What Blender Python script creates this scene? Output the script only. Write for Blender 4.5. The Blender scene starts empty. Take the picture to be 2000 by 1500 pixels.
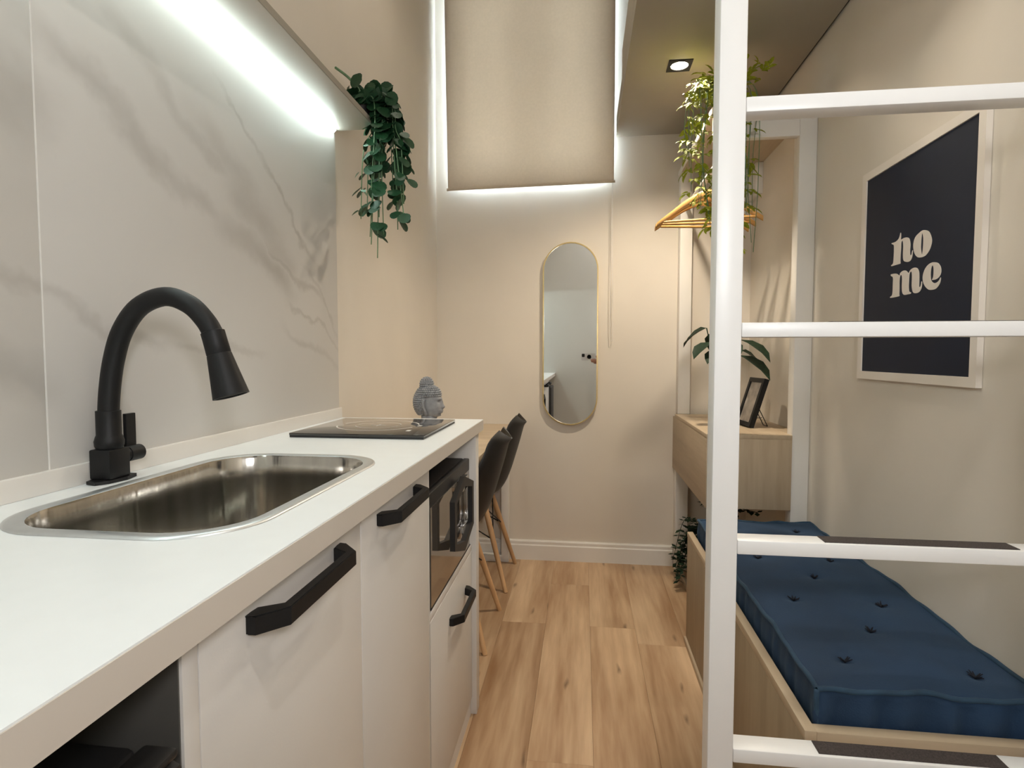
import bpy, bmesh, math, random
from mathutils import Vector, Matrix, Euler
random.seed(7)
PI = math.pi
sc = bpy.context.scene
COL = sc.collection

# ------------------------------------------------------------------ camera
CAM_H = 1.10
cam_d = bpy.data.cameras.new('camera'); cam = bpy.data.objects.new('camera', cam_d); COL.objects.link(cam)
cam.location = (0, 0, CAM_H)
cam.rotation_euler = (PI/2 - 0.0512, 0, 0.12439)
cam_d.sensor_width = 36.0; cam_d.lens = 36.0*1107/2000
cam_d.clip_start = 0.01
sc.camera = cam

# ------------------------------------------------------------------ world, exposure
w = bpy.data.worlds.new('daylight'); sc.world = w; w.use_nodes = True
bg = w.node_tree.nodes['Background']
bg.inputs[0].default_value = (0.74, 0.89, 1.0, 1); bg.inputs[1].default_value = 140.0
sc.view_settings.view_transform = 'Standard'; sc.view_settings.look = 'None'
sc.view_settings.exposure = 0.0; sc.view_settings.gamma = 1.0; sc.view_settings.use_curve_mapping = False
LED_W = 3.3          # kitchen led strip
SPOT_W = 60.0         # downlights under the loft
ENTRY_W = 8.5         # wall lamp by the entrance
CEIL_FILL_W = 42.0         # unseen fill spots added in the high ceiling for brightness

# ------------------------------------------------------------------ helpers
def wloc(o):
    v = Vector((0, 0, 0))
    while o is not None:
        v += o.location; o = o.parent
    return v

def tag(o, label=None, cat=None, group=None, kind=None):
    if label: o['label'] = label
    if cat: o['category'] = cat
    if group: o['group'] = group
    if kind: o['kind'] = kind
    return o

def thing(name, label, cat, loc=(0, 0, 0), group=None, kind=None):
    o = bpy.data.objects.new(name, None); COL.objects.link(o)
    o.empty_display_size = 0.05
    o.location = loc
    return tag(o, label, cat, group, kind)

class MB:
    def __init__(s): s.bm = bmesh.new()
    def box(s, x0, x1, y0, y1, z0, z1, bev=0.0, seg=2):
        m = Matrix.Translation(((x0+x1)/2, (y0+y1)/2, (z0+z1)/2)) @ Matrix.Diagonal((abs(x1-x0), abs(y1-y0), abs(z1-z0), 1))
        r = bmesh.ops.create_cube(s.bm, size=1, matrix=m)
        if bev > 0:
            es = set()
            for v in r['verts']: es.update(v.link_edges)
            bmesh.ops.bevel(s.bm, geom=list(es), offset=bev, segments=seg, affect='EDGES', profile=0.5)
        return s
    def tube(s, pts, r, seg=12, caps=True, up=None):
        pts = [Vector(p) for p in pts]; n = len(pts)
        rs = r if isinstance(r, (list, tuple)) else [r]*n
        rings = []; ref = None
        for i, p in enumerate(pts):
            t = (pts[min(i+1, n-1)] - pts[max(i-1, 0)]).normalized()
            if ref is None:
                a = Vector(up) if up else (Vector((0, 0, 1)) if abs(t.z) < 0.9 else Vector((1, 0, 0)))
                ref = (a - t*a.dot(t)).normalized()
            else:
                ref = (ref - t*ref.dot(t)).normalized()
            b = t.cross(ref)
            rings.append([s.bm.verts.new(p + (ref*math.cos(2*PI*k/seg) + b*math.sin(2*PI*k/seg))*rs[i]) for k in range(seg)])
        for i in range(n-1):
            for k in range(seg):
                s.bm.faces.new((rings[i][k], rings[i][(k+1) % seg], rings[i+1][(k+1) % seg], rings[i+1][k]))
        if caps:
            s.bm.faces.new(list(reversed(rings[0]))); s.bm.faces.new(rings[-1])
        return s
    def loft(s, rings, closed=True, caps=True):
        R = [[s.bm.verts.new(p) for p in ring] for ring in rings]
        n = len(R[0])
        for i in range(len(R)-1):
            for k in range(n if closed else n-1):
                s.bm.faces.new((R[i][k], R[i][(k+1) % n], R[i+1][(k+1) % n], R[i+1][k]))
        if caps and closed:
            s.bm.faces.new(list(reversed(R[0]))); s.bm.faces.new(R[-1])
        return s
    def lathe(s, prof, c, seg=24, axis=(0, 0, 1), caps=True):
        ax = Vector(axis).normalized()
        a = Vector((1, 0, 0)) if abs(ax.x) < 0.9 else Vector((0, 1, 0))
        u = (a - ax*a.dot(ax)).normalized(); v = ax.cross(u); c = Vector(c)
        return s.loft([[c + ax*h + (u*math.cos(2*PI*k/seg) + v*math.sin(2*PI*k/seg))*r for k in range(seg)] for r, h in prof], True, caps)
    def prism(s, poly, f, holes=()):
        """poly: 2D points, f(p, side) -> 3D, side 0 or 1."""
        loops = [poly] + list(holes)
        rr = []
        for side in (0, 1):
            es = []; vs_all = []
            for lp in loops:
                vs = [s.bm.verts.new(f(p, side)) for p in lp]
                vs_all.append(vs)
                for i in range(len(vs)): es.append(s.bm.edges.new((vs[i], vs[(i+1) % len(vs)])))
            bmesh.ops.triangle_fill(s.bm, edges=es, use_beauty=True)
            rr.append(vs_all)
        for a, b in zip(rr[0], rr[1]):
            n = len(a)
            for i in range(n): s.bm.faces.new((a[i], a[(i+1) % n], b[(i+1) % n], b[i]))
        return s
    def build(s, name, mat, parent=None, smooth=0, recalc=True, local=False):
        if recalc: bmesh.ops.recalc_face_normals(s.bm, faces=s.bm.faces)
        me = bpy.data.meshes.new(name)
        if parent is not None and not local:
            bmesh.ops.translate(s.bm, verts=s.bm.verts, vec=-wloc(parent))
        s.bm.to_mesh(me); s.bm.free()
        if mat is not None: me.materials.append(mat)
        if smooth:
            for p in me.polygons: p.use_smooth = True
            if smooth < 180: me.set_sharp_from_angle(angle=math.radians(smooth))
        o = bpy.data.objects.new(name, me); COL.objects.link(o)
        if parent is not None: o.parent = parent
        return o

def bx(name, mat, parent, x0, x1, y0, y1, z0, z1, bev=0.0015):
    return MB().box(x0, x1, y0, y1, z0, z1, bev).build(name, mat, parent, smooth=35 if bev else 0)

def spline(pts, n):
    """Catmull-Rom through 3D points."""
    P = [Vector(p) for p in pts]; P = [2*P[0]-P[1]] + P + [2*P[-1]-P[-2]]
    out = []
    segs = len(P)-3
    for i in range(n+1):
        t = i/n*segs; k = min(int(t), segs-1); t -= k
        a, b, c, d = P[k:k+4]
        out.append(0.5*((2*b) + (c-a)*t + (2*a-5*b+4*c-d)*t*t + (3*b-a-3*c+d)*t**3))
    return out

# ------------------------------------------------------------------ materials
def new_mat(name):
    m = bpy.data.materials.new(name); m.use_nodes = True
    nt = m.node_tree; return m, nt, nt.nodes['Principled BSDF']

def mat(name, col, rough=0.5, metal=0.0, var=0.06, scale=8.0, bump=0.0, bscale=120.0, stretch=(1, 1, 1), spec=0.5, coat=0.0, sheen=0.0, emit=None, estr=0.0):
    m, nt, p = new_mat(name)
    tc = nt.nodes.new('ShaderNodeTexCoord'); mp = nt.nodes.new('ShaderNodeMapping')
    mp.inputs['Scale'].default_value = stretch
    nt.links.new(tc.outputs['Object'], mp.inputs['Vector'])
    nz = nt.nodes.new('ShaderNodeTexNoise'); nz.inputs['Scale'].default_value = scale; nz.inputs['Detail'].default_value = 4
    nt.links.new(mp.outputs[0], nz.inputs['Vector'])
    cr = nt.nodes.new('ShaderNodeValToRGB')
    cr.color_ramp.elements[0].position = 0.3; cr.color_ramp.elements[1].position = 0.7
    cr.color_ramp.elements[0].color = tuple(c*(1-var) for c in col) + (1,)
    cr.color_ramp.elements[1].color = tuple(min(1, c*(1+var)) for c in col) + (1,)
    nt.links.new(nz.outputs['Fac'], cr.inputs[0]); nt.links.new(cr.outputs[0], p.inputs['Base Color'])
    p.inputs['Roughness'].default_value = rough; p.inputs['Metallic'].default_value = metal
    p.inputs['Specular IOR Level'].default_value = spec; p.inputs['Coat Weight'].default_value = coat
    if sheen: p.inputs['Sheen Weight'].default_value = sheen; p.inputs['Sheen Roughness'].default_value = 0.4; p.inputs['Sheen Tint'].default_value = (.25, .5, .8, 1)
    if bump:
        n2 = nt.nodes.new('ShaderNodeTexNoise'); n2.inputs['Scale'].default_value = bscale; n2.inputs['Detail'].default_value = 3
        nt.links.new(mp.outputs[0], n2.inputs['Vector'])
        b = nt.nodes.new('ShaderNodeBump'); b.inputs['Strength'].default_value = bump; b.inputs['Distance'].default_value = 0.002
        nt.links.new(n2.outputs['Fac'], b.inputs['Height']); nt.links.new(b.outputs[0], p.inputs['Normal'])
    if emit:
        p.inputs['Emission Color'].default_value = emit + (1,); p.inputs['Emission Strength'].default_value = estr
    return m

def wood_mat(name, dark, light, axis='Y', rough=0.45, knots=0.0, per_object=True, fine=1.0):
    m, nt, p = new_mat(name); N = nt.nodes.new; L = nt.links.new
    tc = N('ShaderNodeTexCoord'); mp = N('ShaderNodeMapping')
    s = {'X': (1.2, 14, 14), 'Y': (14, 1.2, 14), 'Z': (14, 14, 1.2)}[axis]
    mp.inputs['Scale'].default_value = tuple(v*fine for v in s)
    L(tc.outputs['Object'], mp.inputs['Vector'])
    vec = mp.outputs[0]
    oi = N('ShaderNodeObjectInfo')
    if per_object:
        ad = N('ShaderNodeVectorMath'); ad.operation = 'ADD'
        cm = N('ShaderNodeCombineXYZ'); mu = N('ShaderNodeMath'); mu.operation = 'MULTIPLY'; mu.inputs[1].default_value = 37.0
        L(oi.outputs['Random'], mu.inputs[0]); L(mu.outputs[0], cm.inputs[0]); L(mu.outputs[0], cm.inputs[1])
        L(vec, ad.inputs[0]); L(cm.outputs[0], ad.inputs[1]); vec = ad.outputs[0]
    n1 = N('ShaderNodeTexNoise'); n1.inputs['Scale'].default_value = 1.0; n1.inputs['Detail'].default_value = 6; n1.inputs['Distortion'].default_value = 0.6
    n2 = N('ShaderNodeTexNoise'); n2.inputs['Scale'].default_value = 6.0; n2.inputs['Detail'].default_value = 3
    L(vec, n1.inputs['Vector']); L(vec, n2.inputs['Vector'])
    mx = N('ShaderNodeMath'); mx.operation = 'MULTIPLY_ADD'; mx.inputs[1].default_value = 0.3
    L(n2.outputs['Fac'], mx.inputs[0])
    s2 = N('ShaderNodeMath'); s2.operation = 'MULTIPLY'; s2.inputs[1].default_value = 0.7
    L(n1.outputs['Fac'], s2.inputs[0]); L(s2.outputs[0], mx.inputs[2])
    cr = N('ShaderNodeValToRGB'); e = cr.color_ramp.elements
    e[0].position = 0.32; e[0].color = dark + (1,); e[1].position = 0.66; e[1].color = light + (1,)
    L(mx.outputs[0], cr.inputs[0]); col = cr.outputs[0]
    if per_object:
        hs = N('ShaderNodeHueSaturation'); mr = N('ShaderNodeMapRange'); mr.inputs[3].default_value = 0.90; mr.inputs[4].default_value = 1.10
        L(oi.outputs['Random'], mr.inputs[0]); L(mr.outputs[0], hs.inputs['Value']); L(col, hs.inputs['Color']); col = hs.outputs[0]
    if knots:
        km = N('ShaderNodeMapping'); km.inputs['Scale'].default_value = {'Y': (9.5, 2.4, 9.5), 'Z': (7.5, 7.5, 2.6), 'X': (2.6, 7.5, 7.5)}[axis]
        L(tc.outputs['Object'], km.inputs['Vector'])
        vo = N('ShaderNodeTexVoronoi'); vo.voronoi_dimensions = '2D'; vo.inputs['Scale'].default_value = 1.0; vo.inputs['Randomness'].default_value = 1.0
        ka = N('ShaderNodeVectorMath'); ka.operation = 'ADD'; kc = N('ShaderNodeCombineXYZ'); kq = N('ShaderNodeMath'); kq.operation = 'MULTIPLY'; kq.inputs[1].default_value = 53.0
        kn_ = N('ShaderNodeTexNoise'); kn_.inputs['Scale'].default_value = 3.0; L(km.outputs[0], kn_.inputs['Vector'])
        kv = N('ShaderNodeVectorMath'); kv.operation = 'MULTIPLY_ADD'; kv.inputs[1].default_value = (.25, .25, 0); L(kn_.outputs['Color'], kv.inputs[0]); L(km.outputs[0], kv.inputs[2])
        L(oi.outputs['Random'], kq.inputs[0]); L(kq.outputs[0], kc.inputs[0]); L(kq.outputs[0], kc.inputs[1]); L(kv.outputs[0], ka.inputs[0]); L(kc.outputs[0], ka.inputs[1])
        L(ka.outputs[0], vo.inputs['Vector'])
        kr = N('ShaderNodeValToRGB'); k = kr.color_ramp.elements
        k[0].position = 0.0; k[0].color = (0.9, 0.9, 0.9, 1); k[1].position = 0.09; k[1].color = (0, 0, 0, 1)
        L(vo.outputs['Distance'], kr.inputs[0])
        sp = N('ShaderNodeSeparateColor'); L(vo.outputs['Color'], sp.inputs[0])
        gt = N('ShaderNodeMath'); gt.operation = 'GREATER_THAN'; gt.inputs[1].default_value = 0.55; L(sp.outputs[0], gt.inputs[0])
        kk = N('ShaderNodeMath'); kk.operation = 'MULTIPLY'; L(kr.outputs[0], kk.inputs[0]); L(gt.outputs[0], kk.inputs[1])
        k2 = N('ShaderNodeMath'); k2.operation = 'MULTIPLY'; k2.inputs[1].default_value = knots; L(kk.outputs[0], k2.inputs[0])
        mi = N('ShaderNodeMix'); mi.data_type = 'RGBA'; mi.inputs['B'].default_value = tuple(c*0.35 for c in dark) + (1,)
        L(k2.outputs[0], mi.inputs['Factor']); L(col, mi.inputs['A']); col = mi.outputs['Result']
    L(col, p.inputs['Base Color']); p.inputs['Roughness'].default_value = rough
    b = N('ShaderNodeBump'); b.inputs['Strength'].default_value = 0.12; b.inputs['Distance'].default_value = 0.001
    L(n2.outputs['Fac'], b.inputs['Height']); L(b.outputs[0], p.inputs['Normal'])
    return m

def marble_mat():
    m, nt, p = new_mat('marble_tile'); N = nt.nodes.new; L = nt.links.new
    tc = N('ShaderNodeTexCoord')
    wn = N('ShaderNodeTexNoise'); wn.inputs['Scale'].default_value = 3.2; wn.inputs['Detail'].default_value = 5; wn.inputs['Roughness'].default_value = 0.6
    L(tc.outputs['Object'], wn.inputs['Vector'])
    sub = N('ShaderNodeVectorMath'); sub.operation = 'SUBTRACT'; sub.inputs[1].default_value = (0.5, 0.5, 0.5)
    L(wn.outputs['Color'], sub.inputs[0])
    scl = N('ShaderNodeVectorMath'); scl.operation = 'SCALE'; scl.inputs['Scale'].default_value = 0.20; L(sub.outputs[0], scl.inputs[0])
    add = N('ShaderNodeVectorMath'); add.operation = 'ADD'; L(tc.outputs['Object'], add.inputs[0]); L(scl.outputs[0], add.inputs[1])
    sx = N('ShaderNodeSeparateXYZ'); L(add.outputs[0], sx.inputs[0])
    def mth(op, a, b=None, c=None):
        n = N('ShaderNodeMath'); n.operation = op
        for i, v in enumerate((a, b, c)):
            if v is None: continue
            if isinstance(v, (int, float)): n.inputs[i].default_value = v
            else: L(v, n.inputs[i])
        return n.outputs[0]
    br = N('ShaderNodeTexNoise'); br.inputs['Scale'].default_value = 7.0; br.inputs['Detail'].default_value = 4
    L(tc.outputs['Object'], br.inputs['Vector'])
    brk = mth('MULTIPLY', br.outputs['Fac'], 1.5)
    tot = None
    # vein: (y0, z0, y1, z1, half width, strength)
    for y0, z0, y1, z1, hw, st in ((.70, 1.57, 1.15, 1.40, .022, .55), (1.12, 1.41, 1.45, 1.27, .035, .55), (.86, 1.66, 1.22, 1.50, .020, .45), (1.18, 1.50, 1.45, 1.34, .045, .55),
                                   (1.17, 1.70, 1.36, 1.56, .006, .5), (1.33, 1.58, 1.56, 1.38, .008, .7), (1.30, 1.38, 1.60, 1.26, .010, .6), (1.05, 1.63, 1.32, 1.45, .030, .4),
                                   (.60, 1.21, 1.00, 1.13, .010, .45), (.98, 1.14, 1.30, 1.08, .008, .35), (.30, 1.60, .74, 1.43, .045, .55), (.40, 1.17, .74, 1.05, .030, .5),
                                   (1.40, 1.26, 1.75, 1.12, .006, .4), (1.42, 1.18, 1.72, 1.06, .010, .35), (1.50, 1.36, 1.72, 1.16, .008, .4), (-.4, 1.5, .3, 1.2, .04, .5)):
        Ln = math.hypot(y1-y0, z1-z0); dy, dz = (y1-y0)/Ln, (z1-z0)/Ln
        # across distance
        v = mth('ABSOLUTE', mth('ADD', mth('MULTIPLY', sx.outputs[1], -dz), mth('ADD', mth('MULTIPLY', sx.outputs[2], dy), dz*y0 - dy*z0)))
        u = mth('ADD', mth('MULTIPLY', sx.outputs[1], dy), mth('ADD', mth('MULTIPLY', sx.outputs[2], dz), -dy*y0 - dz*z0))
        a = N('ShaderNodeMapRange'); a.interpolation_type = 'SMOOTHSTEP'; L(v, a.inputs[0]); a.inputs[1].default_value = hw*1.7; a.inputs[2].default_value = 0; a.inputs[3].default_value = 0; a.inputs[4].default_value = st*.8
        e1 = N('ShaderNodeMapRange'); e1.interpolation_type = 'SMOOTHSTEP'; L(u, e1.inputs[0]); e1.inputs[1].default_value = -0.06; e1.inputs[2].default_value = 0.10
        e2 = N('ShaderNodeMapRange'); e2.interpolation_type = 'SMOOTHSTEP'; L(u, e2.inputs[0]); e2.inputs[1].default_value = Ln+0.06; e2.inputs[2].default_value = Ln-0.10
        f = mth('MULTIPLY', mth('MULTIPLY', a.outputs[0], e1.outputs[0]), e2.outputs[0])
        tot = f if tot is None else mth('MAXIMUM', tot, f)
    fac = mth('MULTIPLY', tot, brk)
    cl = N('ShaderNodeTexNoise'); cl.inputs['Scale'].default_value = 1.6; cl.inputs['Detail'].default_value = 3; L(tc.outputs['Object'], cl.inputs['Vector'])
    base = N('ShaderNodeMix'); base.data_type = 'RGBA'; base.inputs['A'].default_value = (.66, .64, .612, 1); base.inputs['B'].default_value = (.61, .59, .562, 1)
    L(cl.outputs['Fac'], base.inputs['Factor'])
    mi = N('ShaderNodeMix'); mi.data_type = 'RGBA'; mi.inputs['B'].default_value = (.30, .275, .245, 1)
    L(fac, mi.inputs['Factor']); L(base.outputs['Result'], mi.inputs['A'])
    L(mi.outputs['Result'], p.inputs['Base Color']); p.inputs['Roughness'].default_value = 0.5; p.inputs['Specular IOR Level'].default_value = 0.3
    return m

M = {}
M['wall'] = mat('beige_wall_paint', (.73, .67, .585), .75, var=.03, scale=3, bump=.08, bscale=60)
M['rear'] = mat('white_wall_paint', (.74, .73, .70), .7, var=.02, scale=3)
M['ceil'] = mat('ceiling_paint', (.66, .60, .51), .8, var=.02, scale=3)
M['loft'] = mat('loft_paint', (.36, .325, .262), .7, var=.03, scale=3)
M['trimw'] = mat('white_trim', (.80, .77, .72), .45, var=.02)
M['tile'] = marble_mat()
M['grout'] = mat('grout', (.80, .78, .74), .8, var=.04, scale=40)
M['joint'] = mat('white_joint', (.85, .84, .82), .6, var=.02)
M['worktop'] = mat('white_worktop', (.82, .85, .865), .35, var=.01, scale=30)
M['shelf'] = mat('shelf_laminate', (.62, .58, .52), .5, var=.02)
M['ctredge'] = mat('white_laminate', (.76, .73, .69), .45, var=.015, scale=10)
M['edge_shade'] = mat('edge_shade_beige', (.62, .57, .51), .5, var=.02)  # beige carries the shade on the worktop's front edge
M['cab'] = mat('cabinet_laminate', (.71, .685, .655), .42, var=.015, scale=6, bump=.05, bscale=300)
M['niche_shade'] = mat('niche_shade_grey', (.10, .095, .085), .6, var=.05)  # dark grey stands in for the shade inside the niche
M['inner'] = mat('cabinet_interior', (.70, .68, .66), .6, var=.02)
M['black'] = mat('matt_black_metal', (.006, .006, .0068), .5, var=.1, scale=60, bump=.05, bscale=500, spec=.35)
M['blackplastic'] = mat('black_plastic', (.014, .0135, .014), .5, var=.08, scale=20)
M['steel'] = mat('brushed_steel', (.56, .54, .50), .17, 1.0, var=.18, scale=30, bump=.9, bscale=24, stretch=(1, 1, .04))
M['rim'] = mat('satin_steel', (.72, .75, .77), .38, 1.0, var=.04, scale=40)
M['glassblack'] = mat('black_ceramic_glass', (.02, .018, .016), .04, var=.05, spec=.6, coat=.6)
M['print'] = mat('printed_marking', (.80, .78, .75), .3, var=.05)
M['mwglass'] = mat('mirrored_black_glass', (.26, .23, .20), .05, .75, var=.02)
M['chrome'] = mat('chrome', (.78, .78, .78), .15, 1.0, var=.02)
M['ladder'] = mat('white_lacquered_steel', (.86, .86, .86), .35, var=.02, scale=6)
M['tape'] = mat('anti_slip_tape', (.055, .043, .040), .85, var=.5, scale=500, bump=.4, bscale=900)
M['oak'] = wood_mat('pale_oak_board', (.41, .315, .21), (.52, .415, .29), 'Z', .5)
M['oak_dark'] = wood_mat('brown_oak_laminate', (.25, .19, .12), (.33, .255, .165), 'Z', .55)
M['oak_h'] = wood_mat('pale_oak_board_horizontal', (.41, .315, .21), (.54, .43, .30), 'Y', .5)
M['oak_x'] = wood_mat('pale_oak_board_crosswise', (.45, .345, .23), (.57, .455, .32), 'X', .5)
M['floorwood'] = wood_mat('oak_floorboard', (.30, .155, .068), (.67, .475, .295), 'Y', .42, knots=.85, fine=.55)
M['legwood'] = wood_mat('beech_leg', (.50, .29, .14), (.66, .42, .22), 'Z', .45)
M['hangwood'] = wood_mat('hanger_wood', (.40, .20, .05), (.56, .31, .09), 'X', .4)
M['navy'] = mat('navy_velvet', (.011, .036, .084), .85, var=.22, scale=5, bump=.25, bscale=350, sheen=.10)
M['navypipe'] = mat('navy_piping', (.018, .050, .092), .85, var=.2, scale=30, sheen=.15)
M['tuft'] = mat('dark_tuft_thread', (.006, .007, .014), .95, var=.2, scale=80)
M['blind'] = mat('blind_fabric', (.58, .50, .405), .85, var=.03, scale=90, bump=.15, bscale=700)
def translucent(m, fac, col):
    nt = m.node_tree; p = nt.nodes['Principled BSDF']; t_ = nt.nodes.new('ShaderNodeBsdfTranslucent'); t_.inputs[0].default_value = col + (1,)
    mx = nt.nodes.new('ShaderNodeMixShader'); mx.inputs[0].default_value = fac
    nt.links.new(p.outputs[0], mx.inputs[1]); nt.links.new(t_.outputs[0], mx.inputs[2]); nt.links.new(mx.outputs[0], nt.nodes['Material Output'].inputs[0])
translucent(M['blind'], .055, (1.0, .82, .62))
M['blindback'] = mat('white_blind_backing', (.80, .80, .80), .85, var=.02)
translucent(M['blindback'], .09, (1.0, .95, .9))
M['cream'] = mat('cream_wood_frame', (.80, .74, .67), .5, var=.03)
M['print_navy'] = mat('navy_poster_print', (.009, .0145, .032), .6, var=.08, scale=6, spec=.25)
M['print_text'] = mat('poster_lettering', (.76, .70, .64), .55, var=.02)
M['gold'] = mat('brass_frame', (.62, .47, .22), .32, 1.0, var=.05)
M['mirror'] = mat('mirror_glass', (.88, .89, .88), .0, 1.0, var=0.0)
M['statue'] = mat('grey_resin', (.30, .305, .32), .55, var=.15, scale=60, bump=.1, bscale=200)
M['leafL'] = mat('dark_green_leaf', (.011, .055, .020), .5, var=.6, scale=26, bump=.1, bscale=150)
M['leafLw'] = mat('pale_green_leaf', (.30, .46, .36), .5, var=.3, scale=50)
M['leafR'] = mat('fresh_green_leaf', (.26, .29, .018), .65, var=.45, scale=30, spec=.2)
M['leafD'] = mat('deep_green_leaf', (.012, .030, .014), .6, var=.5, scale=25, spec=.2)
M['stem'] = mat('pale_stem', (.12, .22, .11), .6, var=.2, scale=40)
M['stemd'] = mat('brown_stem', (.035, .028, .018), .7, var=.2, scale=40)
M['pot'] = mat('white_pot', (.70, .68, .64), .5, var=.03)
M['skin'] = mat('skin', (.46, .235, .165), .5, var=.10, scale=25)
M['sleeve'] = mat('black_sleeve', (.02, .02, .022), .9, var=.2, scale=60)
M['phone'] = mat('silver_phone', (.62, .60, .60), .35, .2, var=.04)
M['photo'] = mat('photo_paper', (.52, .46, .40), .4, var=.35, scale=22)
M['lamp'] = mat('lamp_lens', (.9, .88, .8), .4, var=.0, emit=(1.0, .88, .68), estr=30.0)
M['opal'] = mat('opal_diffuser', (.9, .88, .84), .4, var=.0, emit=(1.0, .95, .88), estr=4.0)
M['ledmat'] = mat('led_diffuser', (.9, .95, .93), .4, var=.0, emit=(.90, 1.0, .96), estr=5.0)
def glass_mat():
    m, nt, p = new_mat('window_glass'); N = nt.nodes.new; L = nt.links.new
    tr = N('ShaderNodeBsdfTransparent'); gl = N('ShaderNodeBsdfGlossy'); gl.inputs['Roughness'].default_value = .02
    fr = N('ShaderNodeFresnel'); mx = N('ShaderNodeMixShader')
    L(fr.outputs[0], mx.inputs[0]); L(tr.outputs[0], mx.inputs[1]); L(gl.outputs[0], mx.inputs[2])
    L(mx.outputs[0], nt.nodes['Material Output'].inputs[0]); return m
M['glass'] = glass_mat()

# ------------------------------------------------------------------ room shell
XL, XR, YB, YF, ZC = -.783, .834, 3.0, -.45, 3.15
def struct(o): return tag(o, kind='structure')
T = .15
# floor
flo = struct(MB().box(XL-T, XR+T, YF-T, YB+T, -.12, -.008).build('floor', M['grout']))
tag(flo, 'pale oak plank floor running along the aisle')
ends = {-3: 1.75, -2: 2.27, -1: 2.68, 0: 2.27, 1: 3.35, 2: 1.95, 3: 2.5, 4: 2.2, -4: 2.6, -5: 2.2}
for k in range(-5, 5):
    x0, x1 = .035 + .18*k, .035 + .18*(k+1)
    x0c, x1c = max(x0, XL), min(x1, XR)
    if x1c - x0c < .01: continue
    e = ends[k]
    cuts = sorted([YF, YB] + [c for c in (e, e-1.2, e-2.4, e-3.6, e+1.2) if YF < c < YB])
    for a, b in zip(cuts, cuts[1:]):
        cx, cy = (x0c+x1c)/2, (a+b)/2
        mbx = MB().box(x0c-cx+.0002, x1c-cx-.0002, a-cy+.0002, b-cy-.0002, -.008, 0, .0004, 1)
        o = mbx.build('plank', M['floorwood'], None)
        o.parent = flo; o.location = (cx, cy, 0)

wl = struct(bx('wall_left', M['wall'], None, XL-T, XL, YF-T, YB+T, 0, ZC, 0)); tag(wl, 'beige painted left wall with marble-look slabs above the worktop')
for a, b in ((YF, .7318), (.7342, 1.73)):
    bx('tile', M['tile'], wl, XL, -.775, a, b, .86, 1.80, .0008)
bx('joint', M['joint'], wl, XL, -.7748, .7318, .7342, .86, 1.80, 0)
wr = struct(bx('wall_right', M['wall'], None, XR, XR+T, YF-T, YB+T, 0, ZC, 0)); tag(wr, 'beige painted right wall beside the bench bed')
wf = struct(bx('wall_rear', M['rear'], None, XL-T, XR+T, YF-T, YF, 0, ZC, 0)); tag(wf, 'white painted wall behind the camera, seen in the mirror')
# back wall with window opening
WX0, WX1, WZ0, WZ1 = -.692, .128, 1.992, 3.06
b = MB()
b.box(XL, WX0, YB, YB+T, 0, ZC); b.box(WX1, XR, YB, YB+T, 0, ZC); b.box(WX0, WX1, YB, YB+T, 0, WZ0); b.box(WX0, WX1, YB, YB+T, WZ1, ZC)
wb = struct(b.build('wall_back', M['wall'])); tag(wb, 'beige painted end wall below the window blind')
ce = struct(bx('ceiling', M['ceil'], None, XL-T, XR+T, YF-T, YB+T, ZC, ZC+T, 0)); tag(ce, 'high beige ceiling above the frame')
# baseboard with stepped top
bb = MB(); prof = [(0, 0), (-.016, 0), (-.016, .078), (-.012, .084), (-.012, .098), (-.008, .105), (0, .105)]
bb.prism(prof, lambda p, s: (-.60 if s == 0 else .470, YB+p[0], p[1]))
struct(bb.build('baseboard_back', M['trimw'])); tag(bpy.data.objects['baseboard_back'], 'white stepped baseboard along the end wall')
# window
wi = thing('window_1', 'window behind the roller blind letting daylight in at the edges', None, (0, YB, WZ0), kind='structure')
rv = MB()
rv.box(WX0, WX0+.006, YB-.001, YB+.085, WZ0, WZ1); rv.box(WX1-.006, WX1, YB-.001, YB+.085, WZ0, WZ1); rv.box(WX0+.006, WX1-.006, YB-.001, YB+.085, WZ0, WZ0+.006); rv.box(WX0+.006, WX1-.006, YB-.001, YB+.085, WZ1-.006, WZ1)
rv.build('reveal_bounce_lining', M['rear'], wi)  # unseen white boards added to cool the daylight bouncing behind the blind
f = MB(); fy0, fy1 = YB+.085, YB+.125
f.box(WX0, WX0+.035, fy0, fy1, WZ0, WZ1, .003); f.box(WX1-.035, WX1, fy0, fy1, WZ0, WZ1, .003)
f.box(WX0+.035, WX1-.035, fy0, fy1, WZ0, WZ0+.035, .003); f.box(WX0+.035, WX1-.035, fy0, fy1, WZ1-.035, WZ1, .003)
f.build('window_frame', M['trimw'], wi, smooth=35)
bx('mullion', M['trimw'], wi, (WX0+WX1)/2-.015, (WX0+WX1)/2+.015, fy0, fy1, WZ0+.035, WZ1-.035, .003)
bx('pane', M['glass'], wi, WX0+.035, (WX0+WX1)/2-.015, fy0+.015, fy0+.021, WZ0+.035, WZ1-.035, 0)
bx('pane', M['glass'], wi, (WX0+WX1)/2+.015, WX1-.035, fy0+.015, fy0+.021, WZ0+.035, WZ1-.035, 0)
pl = bpy.data.lights.new('window_portal', 'AREA'); pl.shape = 'RECTANGLE'; pl.size = WX1-WX0; pl.size_y = WZ1-WZ0; pl.cycles.is_portal = True
po = bpy.data.objects.new('window_portal', pl); COL.objects.link(po); po.parent = wi
po.location = ((WX0+WX1)/2, .16, (WZ1-WZ0)/2); po.rotation_euler = (-PI/2, 0, 0)

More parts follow.
